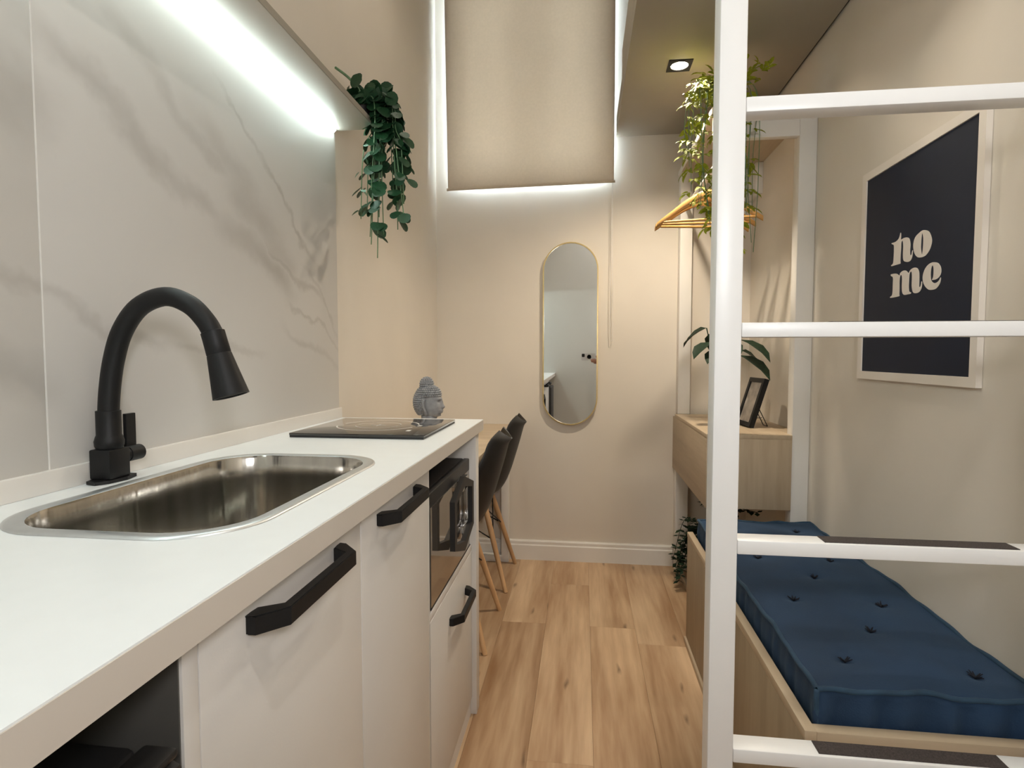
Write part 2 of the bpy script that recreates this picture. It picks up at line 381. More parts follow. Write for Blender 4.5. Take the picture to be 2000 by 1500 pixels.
# loft platform over the bed
LZ = 2.212
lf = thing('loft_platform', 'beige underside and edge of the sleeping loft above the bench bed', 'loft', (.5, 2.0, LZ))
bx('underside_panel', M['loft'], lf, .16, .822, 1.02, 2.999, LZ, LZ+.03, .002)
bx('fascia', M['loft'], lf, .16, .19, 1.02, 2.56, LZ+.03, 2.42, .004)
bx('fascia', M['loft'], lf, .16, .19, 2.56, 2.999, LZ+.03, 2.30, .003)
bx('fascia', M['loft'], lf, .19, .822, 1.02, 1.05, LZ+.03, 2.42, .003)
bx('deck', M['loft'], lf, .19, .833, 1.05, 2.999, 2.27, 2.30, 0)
bx('gap_shade_strip', M['blackplastic'], lf, .822, .833, 1.02, 2.999, LZ+.012, LZ+.03, 0)  # black strip stands in for the shade in the gap beside the wall

# ------------------------------------------------------------------ lamps
def downlight(name, label, x, y, z, watts, col=(1.0, .86, .68), size=1.9, group=None):
    t = thing(name, label, 'downlight', (x, y, z), group)
    s = .0445; fr = MB()
    ring = [(.033*math.cos(2*PI*k/24), .033*math.sin(2*PI*k/24)) for k in range(24)]
    sq = [(-s, -s), (s, -s), (s, s), (-s, s)]
    fr.prism(sq, lambda p, sd: (x+p[0], y+p[1], z-(.004 if sd else 0.0002)), holes=[ring])
    fr.build('trim_plate', M['black'], t)
    MB().lathe([(.0325, -.0008), (.031, -.002), (.012, -.0035), (.0005, -.004)], (x, y, z), 24).build('lens', M['lamp'], t, smooth=180)
    l = bpy.data.lights.new('downlight_lamp', 'SPOT'); l.energy = watts; l.color = col; l.spot_size = size; l.spot_blend = .7; l.shadow_soft_size = .03
    o = bpy.data.objects.new('downlight_lamp', l); COL.objects.link(o); o.parent = t; o.location = (0, 0, -.012)
    return t
downlight('downlight', 'square black downlight glowing warm beside the wardrobe plant', .361, 2.30, LZ, SPOT_W, size=2.5)
downlight('downlight', 'square black downlight under the loft near the ladder', .50, 1.35, LZ, SPOT_W*.12)
downlight('ceiling_fill_spotlight', 'added square black fill spotlight in the high ceiling in front of the ladder', .40, .10, ZC, CEIL_FILL_W*.85, (1.0, .97, .91), size=2.3)  # both ceiling spots are added fill, out of view
downlight('ceiling_fill_spotlight', 'added square black fill spotlight in the high ceiling over the cooktop', -.30, 1.75, ZC, CEIL_FILL_W*.5, (1.0, .90, .76), size=2.4)

# round opal wall lamp by the entrance behind the camera
wlp = thing('wall_lamp', 'round opal wall lamp on the white wall behind the camera', 'lamp', (.30, YF, 1.46))
MB().lathe([(.118, 0), (.118, .022), (.114, .026)], (.30, YF+.0003, 1.46), 40, axis=(0, 1, 0)).build('housing', M['trimw'], wlp, smooth=40)
MB().lathe([(.114, .0262), (.108, .040), (.086, .052), (.045, .058), (.001, .060)], (.30, YF+.0003, 1.46), 40, axis=(0, 1, 0)).build('diffuser', M['opal'], wlp, smooth=180)
wll = bpy.data.lights.new('wall_lamp_light', 'AREA'); wll.shape = 'DISK'; wll.size = .226; wll.energy = ENTRY_W; wll.color = (.98, .98, 1.0)
wlo = bpy.data.objects.new('wall_lamp_light', wll); COL.objects.link(wlo); wlo.parent = wlp; wlo.location = (0, .064, 0); wlo.rotation_euler = (PI/2, 0, 0)

# shelf and led strip
sh = thing('wall_shelf', 'long slim beige shelf above the marble wall, lit from below', 'shelf', (-.71, .65, 1.80))
bx('board', M['shelf'], sh, XL, -.643, YF, 1.732, 1.80, 1.818, .0015)
bx('edge_strip', M['loft'], sh, -.643, -.641, YF, 1.732, 1.801, 1.817, 0)
ld = thing('led_strip', 'cool white led strip glowing along the wall under the shelf', 'led strip', (-.765, .65, 1.79))
d = MB(); d.prism([(-.7748, 1.7998), (-.7665, 1.7998), (-.7748, 1.7915)], lambda p, s: (p[0], YF+.005 if s == 0 else 1.722, p[1]))
d.build('diffuser', M['ledmat'], ld)
ll = bpy.data.lights.new('led_strip_lamp', 'AREA'); ll.shape = 'RECTANGLE'; ll.size = 2.16; ll.size_y = .009; ll.energy = LED_W; ll.color = (.82, 1.0, .97)
lo = bpy.data.objects.new('led_strip_lamp', ll); COL.objects.link(lo); lo.parent = ld
dirv = Vector((1, 0, -1)).normalized(); yv = Vector((0, 1, 0)); zv = -dirv; xv = yv
yv2 = zv.cross(xv)
lo.matrix_local = Matrix.Translation((-.0042, -.01, .0045)) @ Matrix((xv, yv2, zv)).transposed().to_4x4()

# ------------------------------------------------------------------ kitchen
CX = -.307; DX = -.330    # worktop front, door front
def rrect(x0, x1, y0, y1, r, n=8):
    out = []
    for cx, cy, a0 in ((x1-r, y1-r, 0), (x0+r, y1-r, 90), (x0+r, y0+r, 180), (x1-r, y0+r, 270)):
        for i in range(n+1):
            a = math.radians(a0 + 90*i/n); out.append((cx+r*math.cos(a), cy+r*math.sin(a)))
    return out
wt = thing('worktop', 'long white kitchen worktop with a slim upstand along the marble wall', 'worktop', (-.54, .64, .87))
SX0, SX1, SY0, SY1 = -.708, -.374, .547, 1.066
wtop = MB(); wtop.prism([(-.775, YF), (CX, YF), (CX, 1.73), (-.775, 1.73)], lambda p, s: (p[0], p[1], .868 + .032*s), holes=[rrect(SX0+.012, SX1-.012, SY0+.012, SY1-.012, .088)])
wtop.build('slab', M['worktop'], wt)
bx('front_edge', M['edge_shade'], wt, CX, CX+.0012, YF, 1.73, .868, .8985, 0)
bx('upstand', M['ctredge'], wt, -.775, -.765, YF, 1.73, .900, .932, .001)

# sink
sk = thing('sink', 'inset stainless steel sink bowl with rounded corners', 'sink', (-.54, .81, .90))
def ringz(o, r, z): return [(p[0], p[1], z) for p in rrect(SX0+o, SX1-o, SY0+o, SY1-o, max(r, .01), 10)]
rm = MB(); rm.loft([ringz(0, .100, .9002), ringz(.001, .099, .9022), ringz(.006, .095, .9032), ringz(.018, .086, .9028), ringz(.0205, .084, .9015)], True, False)
rm.build('rim', M['rim'], sk, smooth=180)
bs = MB(); R = [ringz(.0205, .084, .9015), ringz(.0225, .083, .897), ringz(.024, .082, .86), ringz(.027, .080, .77)]
for i in range(1, 6):
    a = i/5*PI/2; R.append(ringz(.027 + .030*(1-math.cos(a)), .072, .77 - .030*math.sin(a)))
R.append(ringz(.12, .03, .737))
bs.loft(R, True, False); 
bs.bm.faces.new([v for v in bs.bm.verts][-44:])
bo = bs.build('bowl', M['steel'], sk, smooth=180, recalc=False)
MB().lathe([(.042, 0), (.042, .003), (.036, .004), (.030, .001), (.002, .001)], (-.54, .81, .737), 24).build('drain', M['chrome'], sk, smooth=40)

# faucet
fa = thing('faucet', 'matt black gooseneck faucet arching over the sink', 'faucet', (-.745, .808, .90))
FY = .8075
MB().prism([(-.764, .800), (-.757, .775), (-.738, .770), (-.727, .785), (-.722, .815), (-.730, .843), (-.750, .846), (-.762, .83)], lambda p, s: (p[0], p[1], .9005 + .005*s)).build('base_plate', M['black'], fa)
bx('body', M['black'], fa, -.763, -.727, .787, .828, .9055, .952, .0025)
MB().lathe([(.0175, 0), (.020, .005), (.0205, .012), (.0185, .019), (.0172, .022), (.0172, .060), (.0155, .0605)], (-.745, FY, .952), 24).build('collar', M['black'], fa, smooth=40)
sp = spline([(-.745, FY, 1.005), (-.741, FY, 1.045), (-.732, FY, 1.092), (-.715, FY, 1.138), (-.684, FY, 1.175), (-.640, FY, 1.190), (-.600, FY, 1.177), (-.574, FY, 1.152), (-.561, FY, 1.130)], 48)
MB().tube(sp, .0148, 20).build('spout', M['black'], fa, smooth=60)
hd = Vector((-.535, FY, 1.037)) - Vector((-.563, FY, 1.135)); hl = hd.length
head = MB().lathe([(.0150, -.001), (.0172, 0), (.0172, .012), (.0176, .034), (.0172, .0345), (.0172, .0355), (.0178, .036), (.0208, .06), (.0262, hl-.002), (.0265, hl), (.0235, hl+.0005), (.022, hl-.002), (.001, hl-.002)], (-.563, FY, 1.135), 28, axis=hd).build('spray_head', M['black'], fa, smooth=40)
lv = MB().lathe([(.0115, 0), (.0115, .012), (.0128, .0125), (.0128, .040), (.0118, .041)], (-.745, .828, .937), 20, axis=(0, 1, 0)).build('lever', M['black'], fa, smooth=40)
MB().box(-.754, -.748, .845, .866, .945, 1.003, .001).build('lever_paddle', M['black'], lv)

# cooktop
ck = thing('cooktop', 'black glass cooktop with printed rings set on the worktop', 'cooktop', (-.545, 1.45, .90))
bx('base_tray', M['blackplastic'], ck, -.707, -.372, 1.293, 1.621, .9003, .905, 0)
bx('glass_plate', M['glassblack'], ck, -.708, -.371, 1.292, 1.622, .905, .911, .0012)
def ring_print(r0, r1, a0, a1, cx=-.545, cy=1.462):
    m = MB(); n = 40
    m.loft([[(cx+r*math.cos(a0+(a1-a0)*i/n), cy+r*math.sin(a0+(a1-a0)*i/n), .9113) for i in range(n+1)] for r in (r0, r1)], False, False)
    return m.build('marking', M['print'], ck)
ring_print(.105, .109, .25, 2.9); ring_print(.105, .109, 3.4, 6.0); ring_print(.058, .061, 0.3, 3.0); ring_print(.058, .061, 3.5, 6.1)
MB().box(-.565, -.525, 1.4605, 1.4635, .9111, .9113).build('marking', M['print'], ck)
MB().box(-.5465, -.5435, 1.442, 1.482, .9111, .9113).build('marking', M['print'], ck)
MB().box(-.436, -.426, 1.455, 1.475, .9111, .9113).build('marking', M['print'], ck)
MB().box(-.436, -.426, 1.355, 1.375, .9111, .9113).build('marking', M['print'], ck)

def bar_handle(parent, y0, y1, z, d=.034, h=.020):
    """angled bar handle on a face at DX looking to +x; slanted ends."""
    m = MB()
    o = [(DX, y0), (DX, y0+.020), (DX+d-.012, y0+.034), (DX+d-.012, y1-.034), (DX, y1-.020), (DX, y1), (DX+.010, y1), (DX+d, y1-.026), (DX+d, y0+.026), (DX+.010, y0)]
    m.prism(o, lambda p, s: (p[0], p[1], z - h/2 + h*s))
    es = [e for e in m.bm.edges]
    bmesh.ops.bevel(m.bm, geom=[e for e in m.bm.edges if e.calc_length() > .005 and len(e.link_faces) == 2 and e.calc_face_angle(0) > .5], offset=.0012, segments=2, affect='EDGES')
    return m.build('handle', M['black'], parent, smooth=40)

KZ = .055   # toe kick height
def carcass(t, y0, y1, top=.867, tops=(.867, .867)):
    bx('side_panel', M['inner'], t, -.772, DX-.018, y0, y0+.018, KZ, tops[0], 0)
    bx('side_panel', M['inner'], t, -.772, DX-.018, y1-.018, y1, KZ, tops[1], 0)
    bx('back_panel', M['inner'], t, -.774, -.772, y0, y1, KZ, top, 0)
    bx('bottom_panel', M['inner'], t, -.772, DX-.018, y0+.018, y1-.018, KZ, KZ+.018, 0)
    bx('toe_kick', M['cab'], t, DX-.014, DX-.004, y0, y1, 0.0, KZ-.002, 0)
def door_unit(name, label, y0, y1, hy0, hy1, left_panel=False, tops=(.867, .867)):
    t = thing(name, label, 'cabinet', (-.55, (y0+y1)/2, 0))
    carcass(t, y0+(.021 if left_panel else 0), y1, tops=tops)
    if left_panel: bx('end_panel', M['cab'], t, -.772, DX, y0, y0+.0195, 0, .867, .0008)
    if left_panel: bx('niche_shade_sheet', M['niche_shade'], t, -.772, DX-.003, y0-.0015, y0, 0, .867, 0)  # thin dark sheet on the niche side, coloured for the shade there
    dr = bx('door', M['cab'], t, DX-.018, DX, y0+(.021 if left_panel else .001), y1-.001, KZ, .867, .0012)
    bar_handle(dr, hy0, hy1, .832)
    return t
door_unit('base_cabinet', 'wide white base cabinet beside the open niche, long black handle', .422, .805, .512, .732, True, (.867, .70))
door_unit('base_cabinet', 'white base cabinet door between the sink cabinet and the microwave', .806, 1.180, .872, 1.090, False, (.70, .867))
t = thing('oven_cabinet', 'white end cabinet holding the microwave over one drawer', 'cabinet', (-.55, 1.44, 0))
bx('side_panel', M['cab'], t, -.772, DX, 1.181, 1.1865, KZ, .867, 0)
bx('back_panel', M['inner'], t, -.774, -.772, 1.1865, 1.655, KZ, .867, 0)
bx('shelf_panel', M['cab'], t, -.772, DX, 1.187, 1.655, .512, .530, .0008)
bx('bottom_panel', M['inner'], t, -.772, DX-.02, 1.187, 1.655, KZ, KZ+.018, 0)
bx('toe_kick', M['cab'], t, DX-.014, DX-.004, 1.182, 1.655, 0, KZ-.002, 0)
bx('end_panel', M['cab'], t, -.772, -.316, 1.657, 1.700, 0, .867, .001)
bx('top_rail', M['inner'], t, -.772, DX-.02, 1.187, 1.655, .857, .867, 0)
dr = bx('drawer', M['cab'], t, DX-.018, DX, 1.183, 1.654, KZ, .509, .0012)
bar_handle(dr, 1.366, 1.575, .426)

# microwave
mw = thing('microwave', 'built-in black microwave with mirrored door and hexagonal handle', 'microwave', (-.5, 1.41, .53))
MY0, MY1, MZ0, MZ1 = 1.196, 1.636, .540, .795
bx('housing', M['blackplastic'], mw, -.70, -.350, MY0, MY1, MZ0, MZ1, .004)
bx('foot', M['blackplastic'], mw, -.66, -.62, MY0+.03, MY0+.07, .5303, MZ0, 0); bx('foot', M['blackplastic'], mw, -.42, -.38, MY0+.03, MY0+.07, .5303, MZ0, 0)
bx('foot', M['blackplastic'], mw, -.66, -.62, MY1-.07, MY1-.03, .5303, MZ0, 0); bx('foot', M['blackplastic'], mw, -.42, -.38, MY1-.07, MY1-.03, .5303, MZ0, 0)
md = bx('door', M['blackplastic'], mw, -.349, -.332, MY0, MY1, MZ0-.006, MZ1, .003)
bx('door_glass', M['mwglass'], md, -.332, -.3305, MY0+.004, MY1-.012, MZ0-.002, MZ1-.032, 0)
bx('lower_lip', M['blackplastic'], md, -.332, -.330, MY0, MY1, MZ0-.006, MZ0-.003, 0)
hx = MB()
hy, hz, hw_, hh, hc = 1.432, .6870, .118, .098, .060
out = [(hy, hz+hh), (hy+hw_, hz+hc), (hy+hw_, hz-hc), (hy, hz-hh), (hy-hw_, hz-hc), (hy-hw_, hz+hc)]
inn = [(hy, hz+hh-.026), (hy+hw_-.022, hz+hc-.010), (hy+hw_-.022, hz-hc+.010), (hy, hz-hh+.026), (hy-hw_+.022, hz-hc+.010), (hy-hw_+.022, hz+hc-.010)]
hx.prism(out, lambda p, s: (-.315 + .013*s, p[0], p[1]), holes=[inn])
hh_o = hx.build('handle', M['blackplastic'], md)
for z0, z1 in ((hz+hc-.012, hz+hc+.02), (hz-hc-.02, hz-hc+.012)):
    bx('handle_mount', M['chrome'], hh_o, -.3305, -.315, hy+.034, hy+hw_-.010, z0, z1, .001)
bx('trim_bar', M['chrome'], hh_o, -.3305, -.3155, hy+hw_-.010, hy+hw_-.004, hz-hc, hz+hc, .001)

# mini fridge in the niche
fg = thing('mini_fridge', 'black mini fridge in the dark niche under the worktop', 'fridge', (-.53, .17, 0))
bx('cabinet', M['blackplastic'], fg, -.74, -.352, -.06, .400, .015, .787, .008)
fd = bx('door', M['blackplastic'], fg, -.348, -.308, -.06, .400, .03, .783, .012)
bx('hinge_cap', M['blackplastic'], fd, -.345, -.315, .355, .397, .783, .791, .003)
for xx, yy in ((-.72, -.04), (-.40, -.04), (-.72, .36), (-.40, .36)):
    bx('foot', M['blackplastic'], fg, xx, xx+.03, yy, yy+.03, 0, .015, 0)

# ------------------------------------------------------------------ desk and chairs
dk = thing('desk', 'pale oak desk against the end wall beyond the kitchen unit', 'desk', (-.57, 2.37, 0))
bx('desk_top', M['oak_x'], dk, XL+.001, -.372, 1.735, 2.997, .705, .730, .0012)
for yy in (1.80, 2.935):
    bx('leg', M['trimw'], dk, -.425, -.385, yy, yy+.04, 0, .705, .002)
    bx('leg', M['trimw'], dk, -.770, -.730, yy, yy+.04, 0, .705, .002)
    bx('foot_rail', M['trimw'], dk, -.730, -.425, yy, yy+.04, 0.0, .035, .002)
    bx('top_rail', M['trimw'], dk, -.730, -.425, yy, yy+.04, .665, .705, .002)

def make_chair():
    t = thing('shell_chair', 'x', 'chair', (0, 0, 0), 'black shell chairs at the desk')
    prof = [(-.205, .405), (-.212, .425), (-.195, .440), (-.12, .440), (-.03, .428), (.05, .418), (.105, .420), (.145, .440), (.175, .480), (.200, .540), (.222, .610), (.243, .680), (.256, .728), (.265, .757), (.278, .774)]
    P_ = spline([(a, 0, c) for a, c in prof], 36)
    n = len(P_); nv = 16; rows_o = []; rows_i = []
    for i, p in enumerate(P_):
        s = i/(n-1)
        if s < .5: hw = .195 + .025*math.sin(PI*min(1, s/.5))
        else: hw = .212 - .075*((s-.5)/.5)**1.6
        if s > .93: hw *= math.sqrt(max(.05, 1-((s-.93)/.075)**2))
        if s < .05: hw *= .82 + .18*s/.05
        tan = (P_[min(i+1, n-1)] - P_[max(i-1, 0)]).normalized()
        nrm = Vector((-tan.z, 0, tan.x))      # towards the sitter
        bend = math.exp(-((s-.55)/.20)**2)
        curl = .022 + .085*bend + .03*max(0, min(1, (s-.6)/.3))
        if s < .08: curl *= s/.08
        row = []; row2 = []
        for k in range(nv+1):
            q = -1 + 2*k/nv
            off = nrm*curl*abs(q)**2.4
            pt = Vector((p.x, q*hw, p.z)) + off
            row.append(pt); row2.append(pt + nrm*.006)
        rows_o.append(row); rows_i.append(row2)
    rings = [o_ + list(reversed(i_)) for o_, i_ in zip(rows_o, rows_i)]
    m = MB(); m.loft(rings, True, True)
    m.build('shell', M['blackplastic'], t, smooth=60)
    for sx in (-1, 1):
        for sy in (-1, 1):
            m = MB(); top = Vector((sx*.105-.02, sy*.105, .398)); ft = Vector((sx*.20, sy*.185, 0))
            m.tube([top, top.lerp(ft, .3), ft], [.0135, .0135, .0098], 12)
            m.build('leg', M['legwood'], t, smooth=50)
            m = MB(); m.tube([top, top + Vector((0, 0, .018))], .016, 10); m.build('leg_mount', M['black'], t, smooth=50)
    def leg_at(sx, sy, f): return Vector((sx*.105-.02, sy*.105, .398)).lerp(Vector((sx*.20, sy*.185, 0)), f)
    for sy in (-1, 1):
        m = MB(); m.tube([leg_at(-1, sy, .06), leg_at(1, sy, .42)], .0032, 6); m.tube([leg_at(1, sy, .06), leg_at(-1, sy, .42)], .0032, 6); m.build('wire_brace', M['black'], t)
    for sx in (-1, 1):
        m = MB(); m.tube([leg_at(sx, -1, .06), leg_at(sx, 1, .42)], .0032, 6); m.tube([leg_at(sx, 1, .06), leg_at(sx, -1, .42)], .0032, 6); m.build('wire_brace', M['black'], t)
    return t
ch = make_chair(); ch.location = (-.550, 2.185, 0); ch['label'] = 'black shell chair with wooden legs, the nearer of two at the desk'
c2 = ch.copy(); COL.objects.link(c2); c2.location = (-.548, 2.735, 0); c2['label'] = 'black shell chair with wooden legs by the end wall, farther of two'
for p_ in list(ch.children):
    q = p_.copy(); COL.objects.link(q); q.parent = c2

# ------------------------------------------------------------------ roller blind, mirror
rb = thing('roller_blind', 'large beige roller blind lowered over the window', 'blind', (-.28, 2.95, 1.96))
BY = 2.957
b = MB(); b.prism([(-.708, 1.972), (.150, 1.982), (.150, 3.05), (-.724, 3.05)], lambda p, s: (p[0], BY + .0012*s, p[1])); fab = b.build('fabric', M['blind'], rb)
fab.data.materials.append(M['blindback'])
for p_ in fab.data.polygons: p_.material_index = 1 if p_.normal.y > .5 else 0
b = MB(); b.tube([(-.714, BY+.0006, 1.966), (.156, BY+.0006, 1.978)], .007, 10); b.build('bottom_bar', M['blind'], rb, smooth=50)
b = MB(); b.tube([(-.735, BY+.02, 3.055), (.153, BY+.02, 3.055)], .022, 16); b.build('roller_tube', M['trimw'], rb, smooth=50)
for xx in (-.740, .1535):
    bx('bracket', M['trimw'], rb, xx, xx+.005, BY-.005, 2.999, 3.03, 3.085, 0)
cz = spline([(.146, BY+.01, 3.04), (.143, BY, 2.2), (.140, 2.970, 1.7), (.137, 2.975, 1.35), (.139, 2.976, 1.20), (.145, 2.977, 1.172), (.151, 2.976, 1.20), (.150, 2.975, 1.40), (.146, 2.972, 1.70), (.147, BY+.005, 2.2), (.149, BY+.012, 3.04)], 70)
MB().tube(cz, .0014, 6).build('pull_cord', M['trimw'], rb, smooth=60)

mr = thing('wall_mirror', 'tall pill-shaped mirror with a thin brass frame', 'mirror', (-.067, 2.985, 1.207))
def pill(w_, z0, z1, cx=-.067, n=20):
    r = w_/2; out = []
    for i in range(n+1): out.append((cx + r*math.cos(PI*i/n), z1-r + r*math.sin(PI*i/n)))
    for i in range(n+1): out.append((cx - r*math.cos(PI*i/n), z0+r - r*math.sin(PI*i/n)))
    return out
m = MB(); m.prism(pill(.287, .731, 1.684), lambda p, s: (p[0], 2.978 + .0215*s, p[1]), holes=[pill(.275, .737, 1.678)]); m.build('frame', M['gold'], mr)
m = MB(); m.prism(pill(.2755, .7368, 1.6782), lambda p, s: (p[0], 2.984 + .004*s, p[1])); m.build('glass', M['mirror'], mr)

# ------------------------------------------------------------------ ladder
la = thing('loft_ladder', 'white square-tube ladder with grip tape leading up to the loft', 'ladder', (.47, .99, 0))
LY0, LY1 = .970, 1.013
bx('post', M['ladder'], la, .215, .258, LY0, LY1, 0, 2.60, .003)
bx('post', M['ladder'], la, .762, .805, LY0, LY1, 0, 2.60, .003)
for z0, tape in ((1.490, 1), (1.129, 1), (.767, 1), (.406, 1), (.045, 1), (1.852, 1), (2.214, 1)):
    rg = bx('rung', M['ladder'], la, .258, .762, LY0+.001, LY1-.001, z0, z0+.024, .002)
    MB().box(.398, .690, LY0+.007, LY1-.004, z0+.024, z0+.0252).build('grip_tape', M['tape'], rg)

# ------------------------------------------------------------------ bench bed and mattress
bd = thing('bench_bed', 'pale oak box bench bed along the right wall', 'bed', (.62, 1.62, 0))
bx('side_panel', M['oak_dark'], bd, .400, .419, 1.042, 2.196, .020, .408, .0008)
bx('side_rail', M['oak_h'], bd, .399, .420, 1.041, 2.197, .408, .427, .0012)
bx('front_panel', M['oak'], bd, .419, XR-.001, 1.042, 1.060, 0, .398, .0008)
bx('front_rail', M['oak_x'], bd, .420, XR-.001, 1.041, 1.066, .398, .426, .0012)
bx('end_panel', M['oak'], bd, .419, XR-.001, 2.178, 2.196, 0, .398, .0008)
bx('slat_deck', M['oak_h'], bd, .419, XR-.001, 1.062, 2.177, .372, .390, 0)
bx('plinth_strip', M['oak_h'], bd, .392, .419, 1.042, 2.196, 0, .020, .001)

mt = thing('mattress', 'navy tufted mattress with piped edges lying in the bench bed', 'mattress', (.63, 1.63, .39))
MX0, MX1, MY0_, MY1_, MZB, MZT = .432, .831, 1.076, 2.165, .391, .484
TUFTS = [(.530, 1.475), (.635, 1.621), (.730, 1.462), (.638, 1.319), (.526, 1.183), (.751, 1.160), (.530, 1.770), (.735, 1.765), (.638, 1.915), (.530, 2.05), (.740, 2.05)]
def top_z(x, y):
    u = (x-MX0)/(MX1-MX0); v = (y-MY0_)/(MY1_-MY0_)
    e = min(x-MX0, MX1-x, y-MY0_, MY1_-y)
    dome = .014*(1-math.exp(-max(e, 0)/.07))
    z = MZT + dome + .0025*math.sin(9*y+7*x) + .002*math.sin(23*x-11*y)
    for tx, ty in TUFTS:
        r = math.hypot(x-tx, y-ty); z -= .010*math.exp(-(r/.014)**1.3) + .005*math.exp(-(r/.06)**2)
    return z
def wob(s): return .0025*math.sin(31*s) + .0015*math.sin(57*s+1)
m = MB(); nx, ny = 56, 130
V = {}
for j in range(ny+1):
    for i in range(nx+1):
        x = MX0 + (MX1-MX0)*i/nx; y = MY0_ + (MY1_-MY0_)*j/ny
        V[i, j] = m.bm.verts.new((x, y, top_z(x, y) + (wob(x*1.3+y) if i in (0, nx) or j in (0, ny) else 0)))
for j in range(ny):
    for i in range(nx): m.bm.faces.new((V[i, j], V[i+1, j], V[i+1, j+1], V[i, j+1]))
per = [(i, 0) for i in range(nx)] + [(nx, j) for j in range(ny)] + [(i, ny) for i in range(nx, 0, -1)] + [(0, j) for j in range(ny, 0, -1)]
prev = [V[k] for k in per]
nl = 6
for l in range(1, nl+1):
    cur = []
    for (i, j), v0 in zip(per, [V[k] for k in per]):
        f_ = l/nl
        x, y, zt = v0.co
        s_ = x*1.0 + y
        bul = math.sin(PI*f_)*(.006 + (.0065 if j == 0 else .0020)*math.sin(s_*88) + .0015*math.sin(s_*141+2)) - (.004 if .05 < f_ < .95 else 0)
        nxn = (-1 if i == 0 else 1 if i == nx else 0); nyn = (-1 if j == 0 else 1 if j == ny else 0)
        cur.append(m.bm.verts.new((min(x + nxn*bul, .8325), y + nyn*bul, zt + (MZB-zt)*f_)))
    for a in range(len(per)):
        b_ = (a+1) % len(per)
        m.bm.faces.new((prev[a], prev[b_], cur[b_], cur[a]))
    prev = cur
m.bm.faces.new(prev)
m.build('cushion', M['navy'], mt, smooth=180)
def edge_pipe(z_of, r, name, inset=0.0):
    pts = []
    for (i, j) in per[::2]:
        x = MX0 + (MX1-MX0)*i/nx; y = MY0_ + (MY1_-MY0_)*j/ny
        x = min(max(x, MX0-.001), .829); 
        pts.append((x, y, z_of(x, y)))
    pts.append(pts[0])
    return MB().tube(pts, r, 8, False).build(name, M['navypipe'], mt, smooth=180)
edge_pipe(lambda x, y: top_z(x, y) + wob(x*1.3+y) + .001, .0048, 'piping')
edge_pipe(lambda x, y: MZB + .009 + .002*math.sin(40*(x+y)), .0045, 'piping')
c = spline([(MX0-.001, MY0_-.001, top_z(MX0, MY0_)+.003), (MX0-.003, MY0_-.004, .465), (MX0, MY0_-.003, .43), (MX0, MY0_, .40)], 12)
MB().tube(c, .0052, 8).build('corner_piping', M['navypipe'], mt, smooth=180)
for k, (tx, ty) in enumerate(TUFTS):
    m = MB(); rr = random.Random(k)
    for q in range(5):
        a = rr.uniform(0, PI); ln = rr.uniform(.008, .014)
        zc = top_z(tx, ty) + .004
        ca, sa = math.cos(a)*ln, math.sin(a)*ln
        m.tube([(tx-ca, ty-sa, zc+.007+rr.uniform(-.002, .003)), (tx, ty, zc), (tx+ca, ty+sa, zc+.007+rr.uniform(-.002, .003))], [.0009, .0022, .0009], 6)
    m.build('tuft', M['tuft'], mt, smooth=180)

# ------------------------------------------------------------------ open wardrobe
wd = thing('open_wardrobe', 'open wardrobe frame with cream posts above an oak box', 'wardrobe', (.65, 2.6, 0))
WXL = .473
bx('post', M['trimw'], wd, WXL, WXL+.061, 2.939, 2.999, 0, .520, .002)
bx('post', M['trimw'], wd, WXL+.004, WXL+.063, 2.939, 2.999, .802, 2.005, .002)
bx('post', M['trimw'], wd, .773, XR-.0005, 2.205, 2.260, 0.0, 2.035, .002)
bx('post', M['trimw'], wd, WXL+.030, WXL+.066, 2.218, 2.255, .802, 1.892, .002)
bx('post', M['trimw'], wd, WXL+.030, WXL+.066, 2.218, 2.255, 0, .520, .002)
bx('front_beam', M['trimw'], wd, WXL, .773, 2.205, 2.235, 1.892, 2.035, .002)
bx('top_board', M['oak_h'], wd, WXL+.006, XR-.0005, 2.235, 2.938, 2.005, 2.023, 0)
bx('edge_trim', M['trimw'], wd, WXL, WXL+.006, 2.235, 2.999, 2.003, 2.025, .0005)
bx('side_cleat', M['trimw'], wd, .800, XR-.0005, 2.83, 2.999, 1.86, 2.004, .002)
bx('box_side', M['oak_h'], wd, .464, .480, 2.200, 2.9985, .520, .785, .001)
bx('front_panel', M['oak'], wd, .480, .772, 2.200, 2.216, .520, .785, .001)
bx('box_top', M['oak_h'], wd, .464, .7725, 2.2005, 2.938, .785, .802, .001)
bx('box_top', M['oak_h'], wd, .7725, XR-.0005, 2.260, 2.938, .785, .802, .001)
bx('box_bottom', M['oak_h'], wd, .480, XR-.0005, 2.262, 2.938, .520, .536, 0)
bx('plinth_strip', M['oak_h'], wd, .484, .500, 2.30, 2.936, 0, .030, .001)
MB().tube([(.507, 2.236, 1.832), (.507, 2.938, 1.832)], .011, 14).build('rail', M['trimw'], wd, smooth=50)

